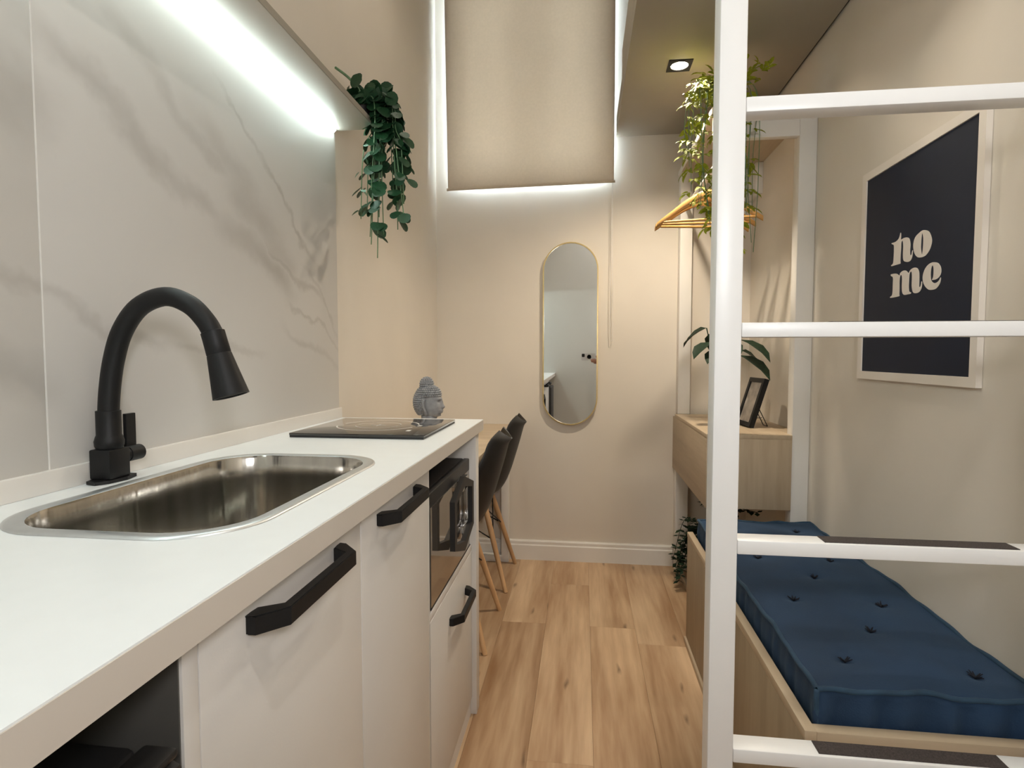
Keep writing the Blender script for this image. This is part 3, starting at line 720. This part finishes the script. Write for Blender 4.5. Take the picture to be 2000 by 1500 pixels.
# hangers
def make_hanger():
    t = thing('clothes_hanger', 'x', 'hanger', (.507, 2.5, 1.832), 'wooden hangers on the wardrobe rail')
    arm = MB(); pts = spline([(-.205, 0, -.188), (-.15, 0, -.150), (-.08, 0, -.102), (0, 0, -.072), (.08, 0, -.102), (.15, 0, -.150), (.205, 0, -.188)], 28)
    rings = []
    for i, p in enumerate(pts):
        s_ = abs(i/28*2-1); h_ = .017 - .006*s_; t_ = .006
        rings.append([p + Vector((0, t_*math.cos(2*PI*k/10), h_*math.sin(2*PI*k/10))) for k in range(10)])
    arm.loft(rings); arm.build('arms', M['hangwood'], t, smooth=60, local=True)
    MB().tube([(-.178, 0, -.178), (.178, 0, -.178)], .0055, 10).build('bar', M['hangwood'], t, smooth=60, local=True)
    hook = spline([(0, 0, -.070), (0, 0, -.045), (.012, 0, -.030), (.018, 0, -.005), (.010, 0, .012), (-.006, 0, .0138), (-.0145, 0, .004)], 24)
    MB().tube(hook, .0017, 6).build('hook', M['chrome'], t, smooth=60, local=True)
    return t
hg = make_hanger()
HL = ['wooden clothes hanger on the wardrobe rail, nearest of three', 'wooden clothes hanger on the wardrobe rail, middle of three', 'wooden clothes hanger on the wardrobe rail, farthest of three']
for i, (yy, rz) in enumerate(((2.43, -.16), (2.50, .02), (2.57, .16))):
    h = hg if i == 0 else hg.copy()
    if i:
        COL.objects.link(h)
        for p_ in list(hg.children):
            q = p_.copy(); COL.objects.link(q); q.parent = h
    h.location = (.507, yy, 1.832); h.rotation_euler = (0, 0, rz); h['label'] = HL[i]

# ------------------------------------------------------------------ poster
ps = thing('framed_poster', 'navy poster reading no me in a cream frame on the right wall', 'poster', (.828, 1.56, 1.03))
PY0, PY1, PZ0, PZ1, PX = 1.304, 1.826, 1.030, 1.630, .8205
fw = .0225
fr = MB(); fr.prism([(PY0, PZ0), (PY1, PZ0), (PY1, PZ1), (PY0, PZ1)], lambda p, s: (PX + (XR-.0005-PX)*s, p[0], p[1]), holes=[[(PY0+fw, PZ0+fw), (PY1-fw, PZ0+fw), (PY1-fw, PZ1-fw), (PY0+fw, PZ1-fw)]])
fr.build('frame', M['cream'], ps)
bx('print', M['print_navy'], ps, PX+.004, PX+.008, PY0+fw, PY1-fw, PZ0+fw, PZ1-fw, 0)
GL = {'n': [(1661,1401),(1641,1401),(1626,1407),(1619,1420),(1616,1414),(1616,1402),(1610,1402),(1602,1403),(1590,1402),(1579,1398),(1574,1391),(1571,1380),(1572,1366),(1571,1356),(1569,1353),(1565,1354),(1563,1361),(1560,1364),(1560,1356),(1562,1347),(1568,1340),(1578,1338),(1590,1340),(1599,1344),(1603,1352),(1604,1366),(1604,1382),(1606,1393),(1609,1398),(1612,1396),(1614,1391),(1614,1377),(1615,1362),(1615,1347),(1614,1340),(1619,1339),(1637,1339),(1657,1339),(1659,1342),(1652,1344),(1649,1352),(1648,1374),(1649,1391),(1652,1395),(1659,1398)],
 'o': [(1509,1403),(1495,1397),(1486,1386),(1481,1373),(1484,1360),(1492,1349),(1506,1341),(1525,1340),(1540,1344),(1552,1355),(1558,1371),(1557,1385),(1549,1396),(1534,1402),(1522,1405)],
 'm': [(1660,1317),(1645,1317),(1631,1315),(1622,1311),(1617,1308),(1614,1314),(1604,1318),(1591,1318),(1582,1314),(1575,1309),(1571,1313),(1564,1317),(1551,1319),(1538,1316),(1531,1309),(1528,1300),(1527,1285),(1527,1273),(1526,1268),(1522,1268),(1519,1274),(1518,1280),(1515,1279),(1515,1270),(1518,1262),(1525,1256),(1537,1254),(1549,1256),(1555,1262),(1559,1275),(1559,1291),(1560,1304),(1563,1311),(1568,1310),(1571,1303),(1572,1288),(1572,1274),(1570,1263),(1566,1260),(1561,1258),(1563,1255),(1573,1255),(1589,1255),(1597,1258),(1602,1265),(1604,1280),(1604,1297),(1606,1306),(1610,1309),(1614,1306),(1616,1294),(1615,1274),(1615,1260),(1614,1255),(1624,1254),(1656,1254),(1659,1257),(1651,1260),(1648,1270),(1648,1290),(1648,1304),(1651,1310),(1657,1312)],
 'e': [(1467,1319),(1454,1315),(1445,1307),(1441,1298),(1442,1289),(1448,1282),(1459,1278),(1472,1278),(1475,1279),(1471,1285),(1470,1296),(1471,1307),(1475,1313),(1479,1309),(1481,1300),(1481,1289),(1479,1280),(1474,1274),(1466,1270),(1457,1270),(1448,1274),(1443,1280),(1441,1278),(1443,1269),(1449,1262),(1459,1256),(1473,1255),(1487,1257),(1500,1265),(1509,1275),(1513,1286),(1512,1297),(1505,1309),(1493,1317),(1479,1320)]}
O_IN = [(1522,1399),(1517,1388),(1516,1373),(1517,1357),(1519,1346),(1522,1351),(1525,1363),(1525,1377),(1524,1391)]
def smooth_loop(pts, n=3):
    P_ = [Vector((a/1000, b/1000)) for a, b in pts]; out = []; k = len(P_)
    for i in range(k):
        a, b_, c_, d_ = P_[i-1], P_[i], P_[(i+1) % k], P_[(i+2) % k]
        for q in range(n):
            t_ = q/n
            v = 0.5*((2*b_) + (c_-a)*t_ + (2*a-5*b_+4*c_-d_)*t_*t_ + (3*b_-a-3*c_+d_)*t_**3)
            out.append((v.x, v.y))
    return out
for ltr, pts in GL.items():
    MB().prism(smooth_loop(pts), lambda p, s: (PX+.0034 + .0006*s, p[0], p[1]), holes=[smooth_loop(O_IN)] if ltr == 'o' else []).build('letter', M['print_text'], ps)

# ------------------------------------------------------------------ statue on the desk
st = thing('head_statue', 'small grey buddha head statue standing on the desk corner', 'statue', (-.53, 1.93, .730))
SXc, SYc = -.530, 1.93
m = MB(); m.box(SXc-.045, SXc+.045, SYc-.04, SYc+.04, .7302, .765, .004); m.build('plinth', M['statue'], st, smooth=40)
m = MB()
rg = []
for z, rx, ry, cx in ((.765, .034, .036, -.004), (.79, .028, .030, -.006), (.83, .024, .026, -.008), (.87, .025, .026, -.006), (.888, .029, .029, -.003)):
    rg.append([(SXc+cx+rx*math.cos(2*PI*k/24), SYc+ry*math.sin(2*PI*k/24), z) for k in range(24)])
m.loft(rg); m.build('neck', M['statue'], st, smooth=180)
# face: profile loft facing +x
prof = [(.882, .018, .020, .002), (.888, .029, .026, .006), (.897, .035, .031, .005), (.908, .039, .034, .003), (.920, .041, .036, .001), (.932, .042, .037, -.001), (.945, .042, .037, -.002), (.955, .041, .037, -.003), (.965, .036, .035, -.005), (.975, .028, .030, -.007)]
def face_ring(z, rx, ry, cx):
    ring = []
    for k in range(48):
        a = 2*PI*k/48 - PI; ca, sa = math.cos(a), math.sin(a)
        x = rx*ca; y = ry*sa
        if ca > 0:
            g = lambda c_, w_: math.exp(-((z-c_)/w_)**2)
            x += .0095*math.exp(-(sa/.15)**2)*g(.9185, .008) + .0055*math.exp(-(sa/.13)**2)*g(.934, .012)
            x += -.0055*math.exp(-((abs(sa)-.40)/.17)**2)*g(.9375, .0055) + .0030*math.exp(-((abs(sa)-.35)/.3)**2)*g(.9475, .004)
            x += .0045*math.exp(-(sa/.30)**2)*(g(.9055, .0028) + g(.8995, .0028)) - .002*math.exp(-(sa/.3)**2)*g(.8935, .003) + .0035*math.exp(-(sa/.35)**2)*g(.888, .004)
        ring.append((SXc+cx+x, SYc+y, z))
    return ring
rg = []
for i in range(len(prof)-1):
    for q in range(6):
        t_ = q/6; rg.append(face_ring(*[u_+(v_-u_)*t_ for u_, v_ in zip(prof[i], prof[i+1])]))
rg.append(face_ring(*prof[-1]))
m = MB(); m.loft(rg); m.build('face', M['statue'], st, smooth=180)
for s_ in (-1, 1):
    m = MB(); m.tube(spline([(SXc-.008, SYc+s_*.0395, .945), (SXc-.013, SYc+s_*.043, .938), (SXc-.013, SYc+s_*.043, .922), (SXc-.007, SYc+s_*.040, .905), (SXc-.005, SYc+s_*.036, .890)], 14), [.003, .005, .0055, .0055, .005, .0048, .0045, .0045, .0045, .0045, .0048, .005, .0052, .005, .003], 10)
    m.build('ear', M['statue'], st, smooth=180)
# hair: back of the head, crown and topknot, covered with rows of curls
ELL = [((-.020, 0, .935), (.038, .0405, .052)), ((-.006, 0, .962), (.043, .041, .033)), ((-.012, 0, .997), (.0225, .0225, .0245))]
m = MB()
for c_, rd in ELL:
    mm = Matrix.Translation((SXc+c_[0], SYc, c_[2])) @ Matrix.Diagonal(tuple(v*.97 for v in rd) + (1,))
    bmesh.ops.create_uvsphere(m.bm, u_segments=28, v_segments=18, radius=1, matrix=mm)
m.build('hair', M['statue'], st, smooth=180)
m = MB()
def inside(p, skip):
    return any(i != skip and sum(((p[k]-(SXc+c_[0], SYc, c_[2])[k])/rd[k])**2 for k in range(3)) < .96 for i, (c_, rd) in enumerate(ELL))
for i, (c_, rd) in enumerate(ELL):
    nrow = int(PI*rd[2]/.0073)
    for row in range(nrow):
        ph_ = (row+.5)/nrow*PI; nk = max(3, int(2*PI*math.sin(ph_)*(rd[0]+rd[1])/2/.0075))
        for k in range(nk):
            th = 2*PI*(k+.5*(row % 2))/nk
            p_ = (SXc+c_[0]+rd[0]*math.sin(ph_)*math.cos(th), SYc+rd[1]*math.sin(ph_)*math.sin(th), c_[2]+rd[2]*math.cos(ph_))
            if inside(p_, i): continue
            if p_[2] < .956 and p_[0]-SXc > -.006 - (.956-p_[2])*.30: continue
            if p_[2] < .893: continue
            bmesh.ops.create_icosphere(m.bm, subdivisions=1, radius=.0043, matrix=Matrix.Translation(p_))
tag(m.build('hair_curls', M['statue'], st, smooth=180), kind='stuff')

# ------------------------------------------------------------------ plants
def leaf_mesh(name, mat_, kind):
    bm = bmesh.new()
    if kind == 'round':
        c_ = bm.verts.new((0, .5, -.05)); rim = []
        for k in range(12):
            a = 2*PI*k/12 - PI/2; r = .5*(1 - (.10 if k == 0 else 0))
            rim.append(bm.verts.new((r*math.cos(a), .5 + r*math.sin(a), .05*math.cos(2*a) + (.08 if k == 0 else 0))))
        for k in range(12): bm.faces.new((c_, rim[k], rim[(k+1) % 12]))
    else:
        w_ = .25 if kind == 'broad' else .22
        for rot, sc_, oy in (((0, 1, 0),) if kind == 'broad' else ((0, .72, .28), (.95, .62, .10), (-.95, .62, .16))):
            cr_, sr_ = math.cos(rot)*sc_, math.sin(rot)*sc_
            tf = lambda x, y, z: (x*cr_ + y*sr_, oy + y*cr_ - x*sr_, z*sc_)
            mid = [bm.verts.new(tf(0, y, z)) for y, z in ((0, 0), (.25, .03), (.5, .03), (.75, -.01), (1, -.10))]
            for s_ in (-1, 1):
                sd = [bm.verts.new(tf(s_*w_*a, y, z)) for a, y, z in ((.75, .22, .09), (1, .5, .10), (.62, .78, .04))]
                bm.faces.new((mid[0], mid[1], sd[0])); bm.faces.new((mid[1], mid[2], sd[1], sd[0])); bm.faces.new((mid[2], mid[3], sd[2], sd[1])); bm.faces.new((mid[3], mid[4], sd[2]))
    bmesh.ops.recalc_face_normals(bm, faces=bm.faces)
    me = bpy.data.meshes.new(name); bm.to_mesh(me); bm.free(); me.materials.append(mat_)
    for p_ in me.polygons: p_.use_smooth = True
    return me
def put_leaf(me, parent, pos, direction, normal, size, name='leaf'):
    y = Vector(direction).normalized(); n_ = Vector(normal); n_ = (n_ - y*n_.dot(y))
    if n_.length < 1e-4: n_ = Vector((1, 0, 0)) - y*y.x
    n_.normalize(); x = y.cross(n_)
    o = bpy.data.objects.new(name, me); COL.objects.link(o); o.parent = parent
    o.matrix_local = Matrix.Translation(Vector(pos)-wloc(parent)) @ Matrix((x, y, n_)).transposed().to_4x4() @ Matrix.Diagonal((size, size, size, 1))
    return o

# trailing plant on the kitchen shelf
pk = thing('trailing_plant', 'trailing plant with round dark leaves hanging off the kitchen shelf', 'plant', (-.66, 1.70, 1.818))
RL = leaf_mesh('round_leaf', M['leafL'], 'round'); RLw = leaf_mesh('pale_round_leaf', M['leafLw'], 'round')
rr = random.Random(21); stems = MB(); nleaf = 0
# strands: (start, over-edge, end)
strands = [((-.70, 1.70, 1.86), (-.640, 1.70, 1.86), (-.700, 1.745, 1.53)), ((-.69, 1.69, 1.87), (-.625, 1.71, 1.87), (-.665, 1.73, 1.47)),
           ((-.68, 1.70, 1.88), (-.612, 1.70, 1.88), (-.634, 1.71, 1.40)), ((-.67, 1.71, 1.88), (-.605, 1.71, 1.87), (-.610, 1.70, 1.47)),
           ((-.66, 1.70, 1.89), (-.590, 1.71, 1.87), (-.565, 1.71, 1.51)), ((-.65, 1.70, 1.88), (-.580, 1.71, 1.85), (-.545, 1.70, 1.56)),
           ((-.66, 1.72, 1.88), (-.600, 1.72, 1.86), (-.590, 1.74, 1.58)), ((-.69, 1.72, 1.86), (-.650, 1.76, 1.84), (-.685, 1.76, 1.56)),
           ((-.66, 1.71, 1.88), (-.585, 1.70, 1.85), (-.540, 1.69, 1.50)), ((-.66, 1.70, 1.88), (-.595, 1.73, 1.85), (-.575, 1.73, 1.49)), ((-.68, 1.70, 1.87), (-.630, 1.70, 1.86), (-.650, 1.70, 1.44)),
           ((-.68, 1.68, 1.86), (-.630, 1.67, 1.86), (-.640, 1.68, 1.60)), ((-.66, 1.69, 1.88), (-.615, 1.69, 1.86), (-.620, 1.69, 1.52))]
for a, b_, c_ in strands:
    a, b_, c_ = Vector(a), Vector(b_), Vector(c_)
    mid = Vector((b_.x*.45+c_.x*.55 + rr.uniform(-.01, .01), (b_.y+c_.y)/2, b_.z*.6+c_.z*.4))
    cv = spline([a, b_ + Vector((0, 0, .01)), b_ + Vector((.008, 0, -.06)), mid, c_], 30)
    stems.tube(cv, .0016, 5)
    for i in range(3, 31, 2):
        p_ = cv[i]
        for q in range(1 if rr.random() < .55 else 2):
            if c_.z < 1.42 and i > 26: continue
            aa = rr.uniform(0, 2*PI); out_ = Vector((math.cos(aa), math.sin(aa), 0))
            ln = rr.uniform(.004, .020); base = p_ + out_*ln
            base.x = max(base.x, -.735)
            dr_ = Vector((out_.x*.7, out_.y*.7, -rr.uniform(.3, 1.1)))
            nr = Vector((out_.x + rr.uniform(-.5, .5), out_.y - .6 + rr.uniform(-.4, .4), rr.uniform(0, .8)))
            pale = (p_.x < -.665 and p_.z < 1.80 and rr.random() < .40)
            put_leaf(RLw if pale else RL, pk, base, dr_, nr, rr.uniform(.030, .048) if not pale else rr.uniform(.016, .030)); nleaf += 1
# dark crown above the shelf
for k in range(34):
    p_ = Vector((rr.uniform(-.735, -.585), rr.uniform(1.67, 1.74), 0)); f_ = (p_.x+.735)/.15
    p_.z = rr.uniform(1.845, 1.955 - .05*f_)
    aa = rr.uniform(0, 2*PI)
    put_leaf(RL, pk, p_, (math.cos(aa)*.6+.3, math.sin(aa)*.3, rr.uniform(-.9, .5)), (rr.uniform(-.3, .3), -1, rr.uniform(-.2, .7)), rr.uniform(.038, .052))
stems.tube(spline([(-.66, 1.70, 1.82), (-.68, 1.70, 1.90), (-.715, 1.70, 1.945), (-.757, 1.70, 1.978)], 10), .004, 6)
stems.tube(spline([(-.66, 1.70, 1.82), (-.64, 1.70, 1.87), (-.60, 1.70, 1.885)], 8), .004, 6)
stems.build('stems', M['stem'], pk, smooth=60)
MB().lathe([(.028, 0), (.034, .03), (.036, .034), (.032, .034), (.028, .02)], (-.680, 1.70, 1.8182), 18).build('pot', M['blackplastic'], pk, smooth=40)

# leafy plant on the wardrobe
pw = thing('hanging_plant', 'bushy green plant spilling from the top of the open wardrobe', 'plant', (.53, 2.28, 2.023))
LL = leaf_mesh('leaf_sprig', M['leafR'], 'sprig'); rr = random.Random(5); stems = MB()
MB().lathe([(.035, 0), (.042, .05), (.044, .055), (.038, .055), (.034, .03)], (.53, 2.29, 2.0232), 18).build('pot', M['pot'], pw, smooth=40)
nst = 24; made = 0
for k in range(nst):
    f_ = k/(nst-1); x_end = .375 + .235*f_ + rr.uniform(-.01, .01)
    z_end = (1.60 + rr.uniform(-.03, .10)) if f_ < .55 else (1.46 + rr.uniform(0, .22))
    if k in (0, 1): z_end = 1.80 + rr.uniform(-.05, .05)
    yo = rr.uniform(2.10, 2.185)
    cv = spline([(.53, 2.285, 2.07), (.47*(.6)+x_end*.4, 2.24, 2.105 + rr.uniform(-.02, .03)), (x_end, yo, 2.03 + rr.uniform(-.05, .02)), (x_end + rr.uniform(-.015, .015), yo, (2.0+z_end)/2), (x_end + rr.uniform(-.01, .02), yo, z_end)], 28)
    stems.tube(cv, .0012, 5)
    for i in range(6, 29, 2):
        if made >= 262: break
        p_ = cv[i]; aa = rr.uniform(0, 2*PI); out_ = Vector((math.cos(aa), math.sin(aa)-.35, 0))
        put_leaf(LL, pw, p_ + out_*.004, (out_.x, out_.y, -rr.uniform(.2, 1.0)), (out_.x*.4, -.5+out_.y*.3, .8), rr.uniform(.044, .066), 'leaf_sprig'); made += 1
for k in range(34):
    aa = rr.uniform(-.3, PI+.3)
    p_ = Vector((.53 + rr.uniform(-.10, .12), 2.20 + rr.uniform(-.05, .06), 2.06 + rr.uniform(-.01, .09)))
    put_leaf(LL, pw, p_, (math.cos(aa), rr.uniform(-.8, .2), math.sin(aa)*.7), (rr.uniform(-.3, .3), -.6, .8), rr.uniform(.046, .068), 'leaf_sprig')
stems.build('stems', M['stem'], pw, smooth=60)

# broad-leaved plant on the box
pb = thing('potted_plant', 'dark broad-leaved plant on the oak box behind the ladder post', 'plant', (.60, 2.56, .802))
MB().lathe([(.040, 0), (.050, .08), (.052, .088), (.046, .088), (.042, .06)], (.60, 2.56, .8022), 22).build('pot', M['pot'], pb, smooth=40)
DL = leaf_mesh('broad_leaf', M['leafD'], 'broad'); stems = MB()
for (tx, ty, tz), ln in (((.535, 2.50, 1.155), .10), ((.555, 2.49, 1.12), .08), ((.640, 2.53, 1.225), .07), ((.655, 2.50, 1.165), .13), ((.650, 2.50, 1.10), .14), ((.60, 2.66, 1.20), .12), ((.545, 2.62, 1.22), .12), ((.610, 2.49, 1.16), .10), ((.69, 2.60, 1.12), .10)):
    tip = Vector((tx, ty, tz)); d_ = Vector((tx-.60, ty-2.56, 0)).normalized()
    cv = spline([(.60, 2.56, .885), (.60+d_.x*.02, 2.56+d_.y*.02, 1.0), tip], 12); stems.tube(cv, .0025, 6)
    put_leaf(DL, pb, tip, (d_.x, d_.y, -.55), (d_.x*.5, -.4, 1), ln*1.3)
stems.build('stems', M['leafD'], pb, smooth=60)

# vine under the wardrobe
pv = thing('trailing_vine', 'dark green trailing vine spilling to the floor under the wardrobe box', 'plant', (.56, 2.60, 0))
MB().lathe([(.05, 0), (.062, .10), (.064, .11), (.056, .11), (.05, .08)], (.60, 2.62, .0002), 20).build('pot', M['pot'], pv, smooth=40)
stems = MB(); fo = MB(); rr = random.Random(11)
for k in range(15):
    if k < 8: e = Vector((rr.uniform(.44, .475), rr.uniform(2.62, 2.90), rr.uniform(.02, .10))); top_ = Vector((.52 + rr.uniform(-.03, .02), 2.66 + rr.uniform(-.05, .08), rr.uniform(.24, .33)))
    else: e = Vector((rr.uniform(.52, .74), rr.uniform(2.36, 2.60), rr.uniform(.40, .47))); top_ = Vector((.60, 2.56, .43))
    cv = spline([(.60, 2.62, .11), (.585, 2.62, .25), top_, e], 24); stems.tube(cv, .0015, 5)
    for p_ in cv[5:]:
        for q in range(3):
            aa = rr.uniform(0, 2*PI); d_ = Vector((math.cos(aa), math.sin(aa), rr.uniform(-.8, .4))).normalized(); s_ = rr.uniform(.022, .038)
            sd = d_.cross(Vector((0, 0, 1))).normalized()*s_*.34
            v = [fo.bm.verts.new(c__) for c__ in (p_, p_+d_*s_*.5+sd, p_+d_*s_, p_+d_*s_*.5-sd)]
            fo.bm.faces.new(v)
for v in fo.bm.verts: v.co.z = max(v.co.z, .003)
stems.build('stems', M['leafD'], pv)
tag(fo.build('foliage', M['leafD'], pv), kind='stuff')

# ------------------------------------------------------------------ photo frame
pf = thing('photo_frame', 'small black photo frame leaning on a wire stand on the oak box', 'photo frame', (.662, 2.47, .802))
pf.rotation_euler = (0, 0, math.radians(6))
tilt = math.radians(17)
def PFm(u, v, d): return (d*math.cos(tilt) + v*math.sin(tilt), u, v*math.cos(tilt) - d*math.sin(tilt))   # u across (y), v up, d depth (+x back)
def pfprism(name, poly, d0, d1, m_, holes=()):
    m = MB(); m.prism(poly, lambda p, s: PFm(p[0], p[1], d0 + (d1-d0)*s), holes=holes)
    zmin = 0
    return m.build(name, m_, pf, local=True)
W2, HH = .075, .212
pfprism('frame', [(-W2, .006), (W2, .006), (W2, HH), (-W2, HH)], 0, .020, M['black'], holes=[[(-W2+.018, .024), (W2-.018, .024), (W2-.018, HH-.018), (-W2+.018, HH-.018)]])
pfprism('photo', [(-W2+.018, .024), (W2-.018, .024), (W2-.018, HH-.018), (-W2+.018, HH-.018)], .006, .010, M['photo'])
m = MB(); q0 = Vector(PFm(-.02, .11, .020)); q1 = Vector(PFm(.02, .11, .020)); g = Vector((.100, 0, .002))
m.tube([q0, g + Vector((0, -.02, 0))], .0018, 6); m.tube([q1, g + Vector((0, .02, 0))], .0018, 6); m.tube([g + Vector((0, -.02, 0)), g + Vector((0, .02, 0))], .0018, 6)
m.tube([Vector(PFm(0, .04, .020)), q0.lerp(g, .65)], .0013, 6)
m.build('stand', M['black'], pf, local=True)

# ------------------------------------------------------------------ phone and the hand that holds it (seen in the mirror)
ph = thing('phone', 'silver phone held sideways, seen in the wall mirror', 'phone', (.06, -.012, 1.05))
m = MB(); m.prism([(a, c_) for a, c_ in rrect(-.016, .132, 1.042, 1.116, .010, 5)], lambda p, s: (p[0], -.013 + .008*s, p[1])); m.build('body', M['phone'], ph, smooth=40)
MB().lathe([(.027, 0), (.027, .001), (.023, .001), (.023, 0)], (.064, -.005, 1.080), 28, axis=(0, 1, 0)).build('ring', M['pot'], ph, smooth=40)
m = MB(); m.prism(rrect(-.012, .018, 1.078, 1.112, .007, 5), lambda p, s: (p[0], -.0055 + .0012*s, p[1])); cb = m.build('camera_bump', M['black'], ph)
m = MB()
def hand():
    verts = []; edges = []; rad = []
    def v(p, r): verts.append(p); rad.append(r); return len(verts)-1
    elbow = v((.40, -.27, .86), .042); e2 = v((.28, -.17, .935), .036); wr_ = v((.185, -.085, 1.000), .027); pa = v((.150, -.050, 1.028), .030); kn = v((.128, -.034, 1.042), .026)
    edges += [(elbow, e2), (e2, wr_), (wr_, pa), (pa, kn)]
    # four fingers curl in front of the phone's lower edge, thumb behind
    for i, (bx_, ln) in enumerate(((.150, 1.0), (.132, 1.08), (.114, 1.02), (.098, .85))):
        r0 = v((bx_+.004, -.026, 1.030), .0092); a1 = v((bx_-.006, -.004, 1.030), .0088); a2 = v((bx_-.010, .0045, 1.046*1.0), .0080); a3 = v((bx_-.013, .0045, 1.046+.016*ln), .0068)
        edges += [(kn, r0), (r0, a1), (a1, a2), (a2, a3)]
    t0 = v((.158, -.034, 1.056), .0125); t1 = v((.140, -.026, 1.082), .0105); t2 = v((.118, -.0245, 1.096), .0085)
    edges += [(pa, t0), (t0, t1), (t1, t2)]
    me = bpy.data.meshes.new('person'); me.from_pydata(verts, edges, []); me.materials.append(M['skin'])
    o = bpy.data.objects.new('person', me); COL.objects.link(o)
    md_ = o.modifiers.new('skin', 'SKIN'); md_.use_smooth_shade = True
    for sv, r in zip(me.skin_vertices[0].data, rad): sv.radius = (r, r); sv.use_root = False
    me.skin_vertices[0].data[elbow].use_root = True
    o.modifiers.new('sub', 'SUBSURF').levels = 1; o.modifiers['sub'].render_levels = 2
    return tag(o, 'hand and forearm in a black sleeve holding the phone, seen in the mirror', 'person')
hp = hand()
sl = MB(); sl.tube(spline([(.405, -.275, .857), (.28, -.17, .935), (.205, -.103, .986)], 10), [.052, .051, .050, .049, .047, .045, .043, .041, .039, .037, .035], 16, False)
sl.build('sleeve', M['sleeve'], hp, smooth=180)
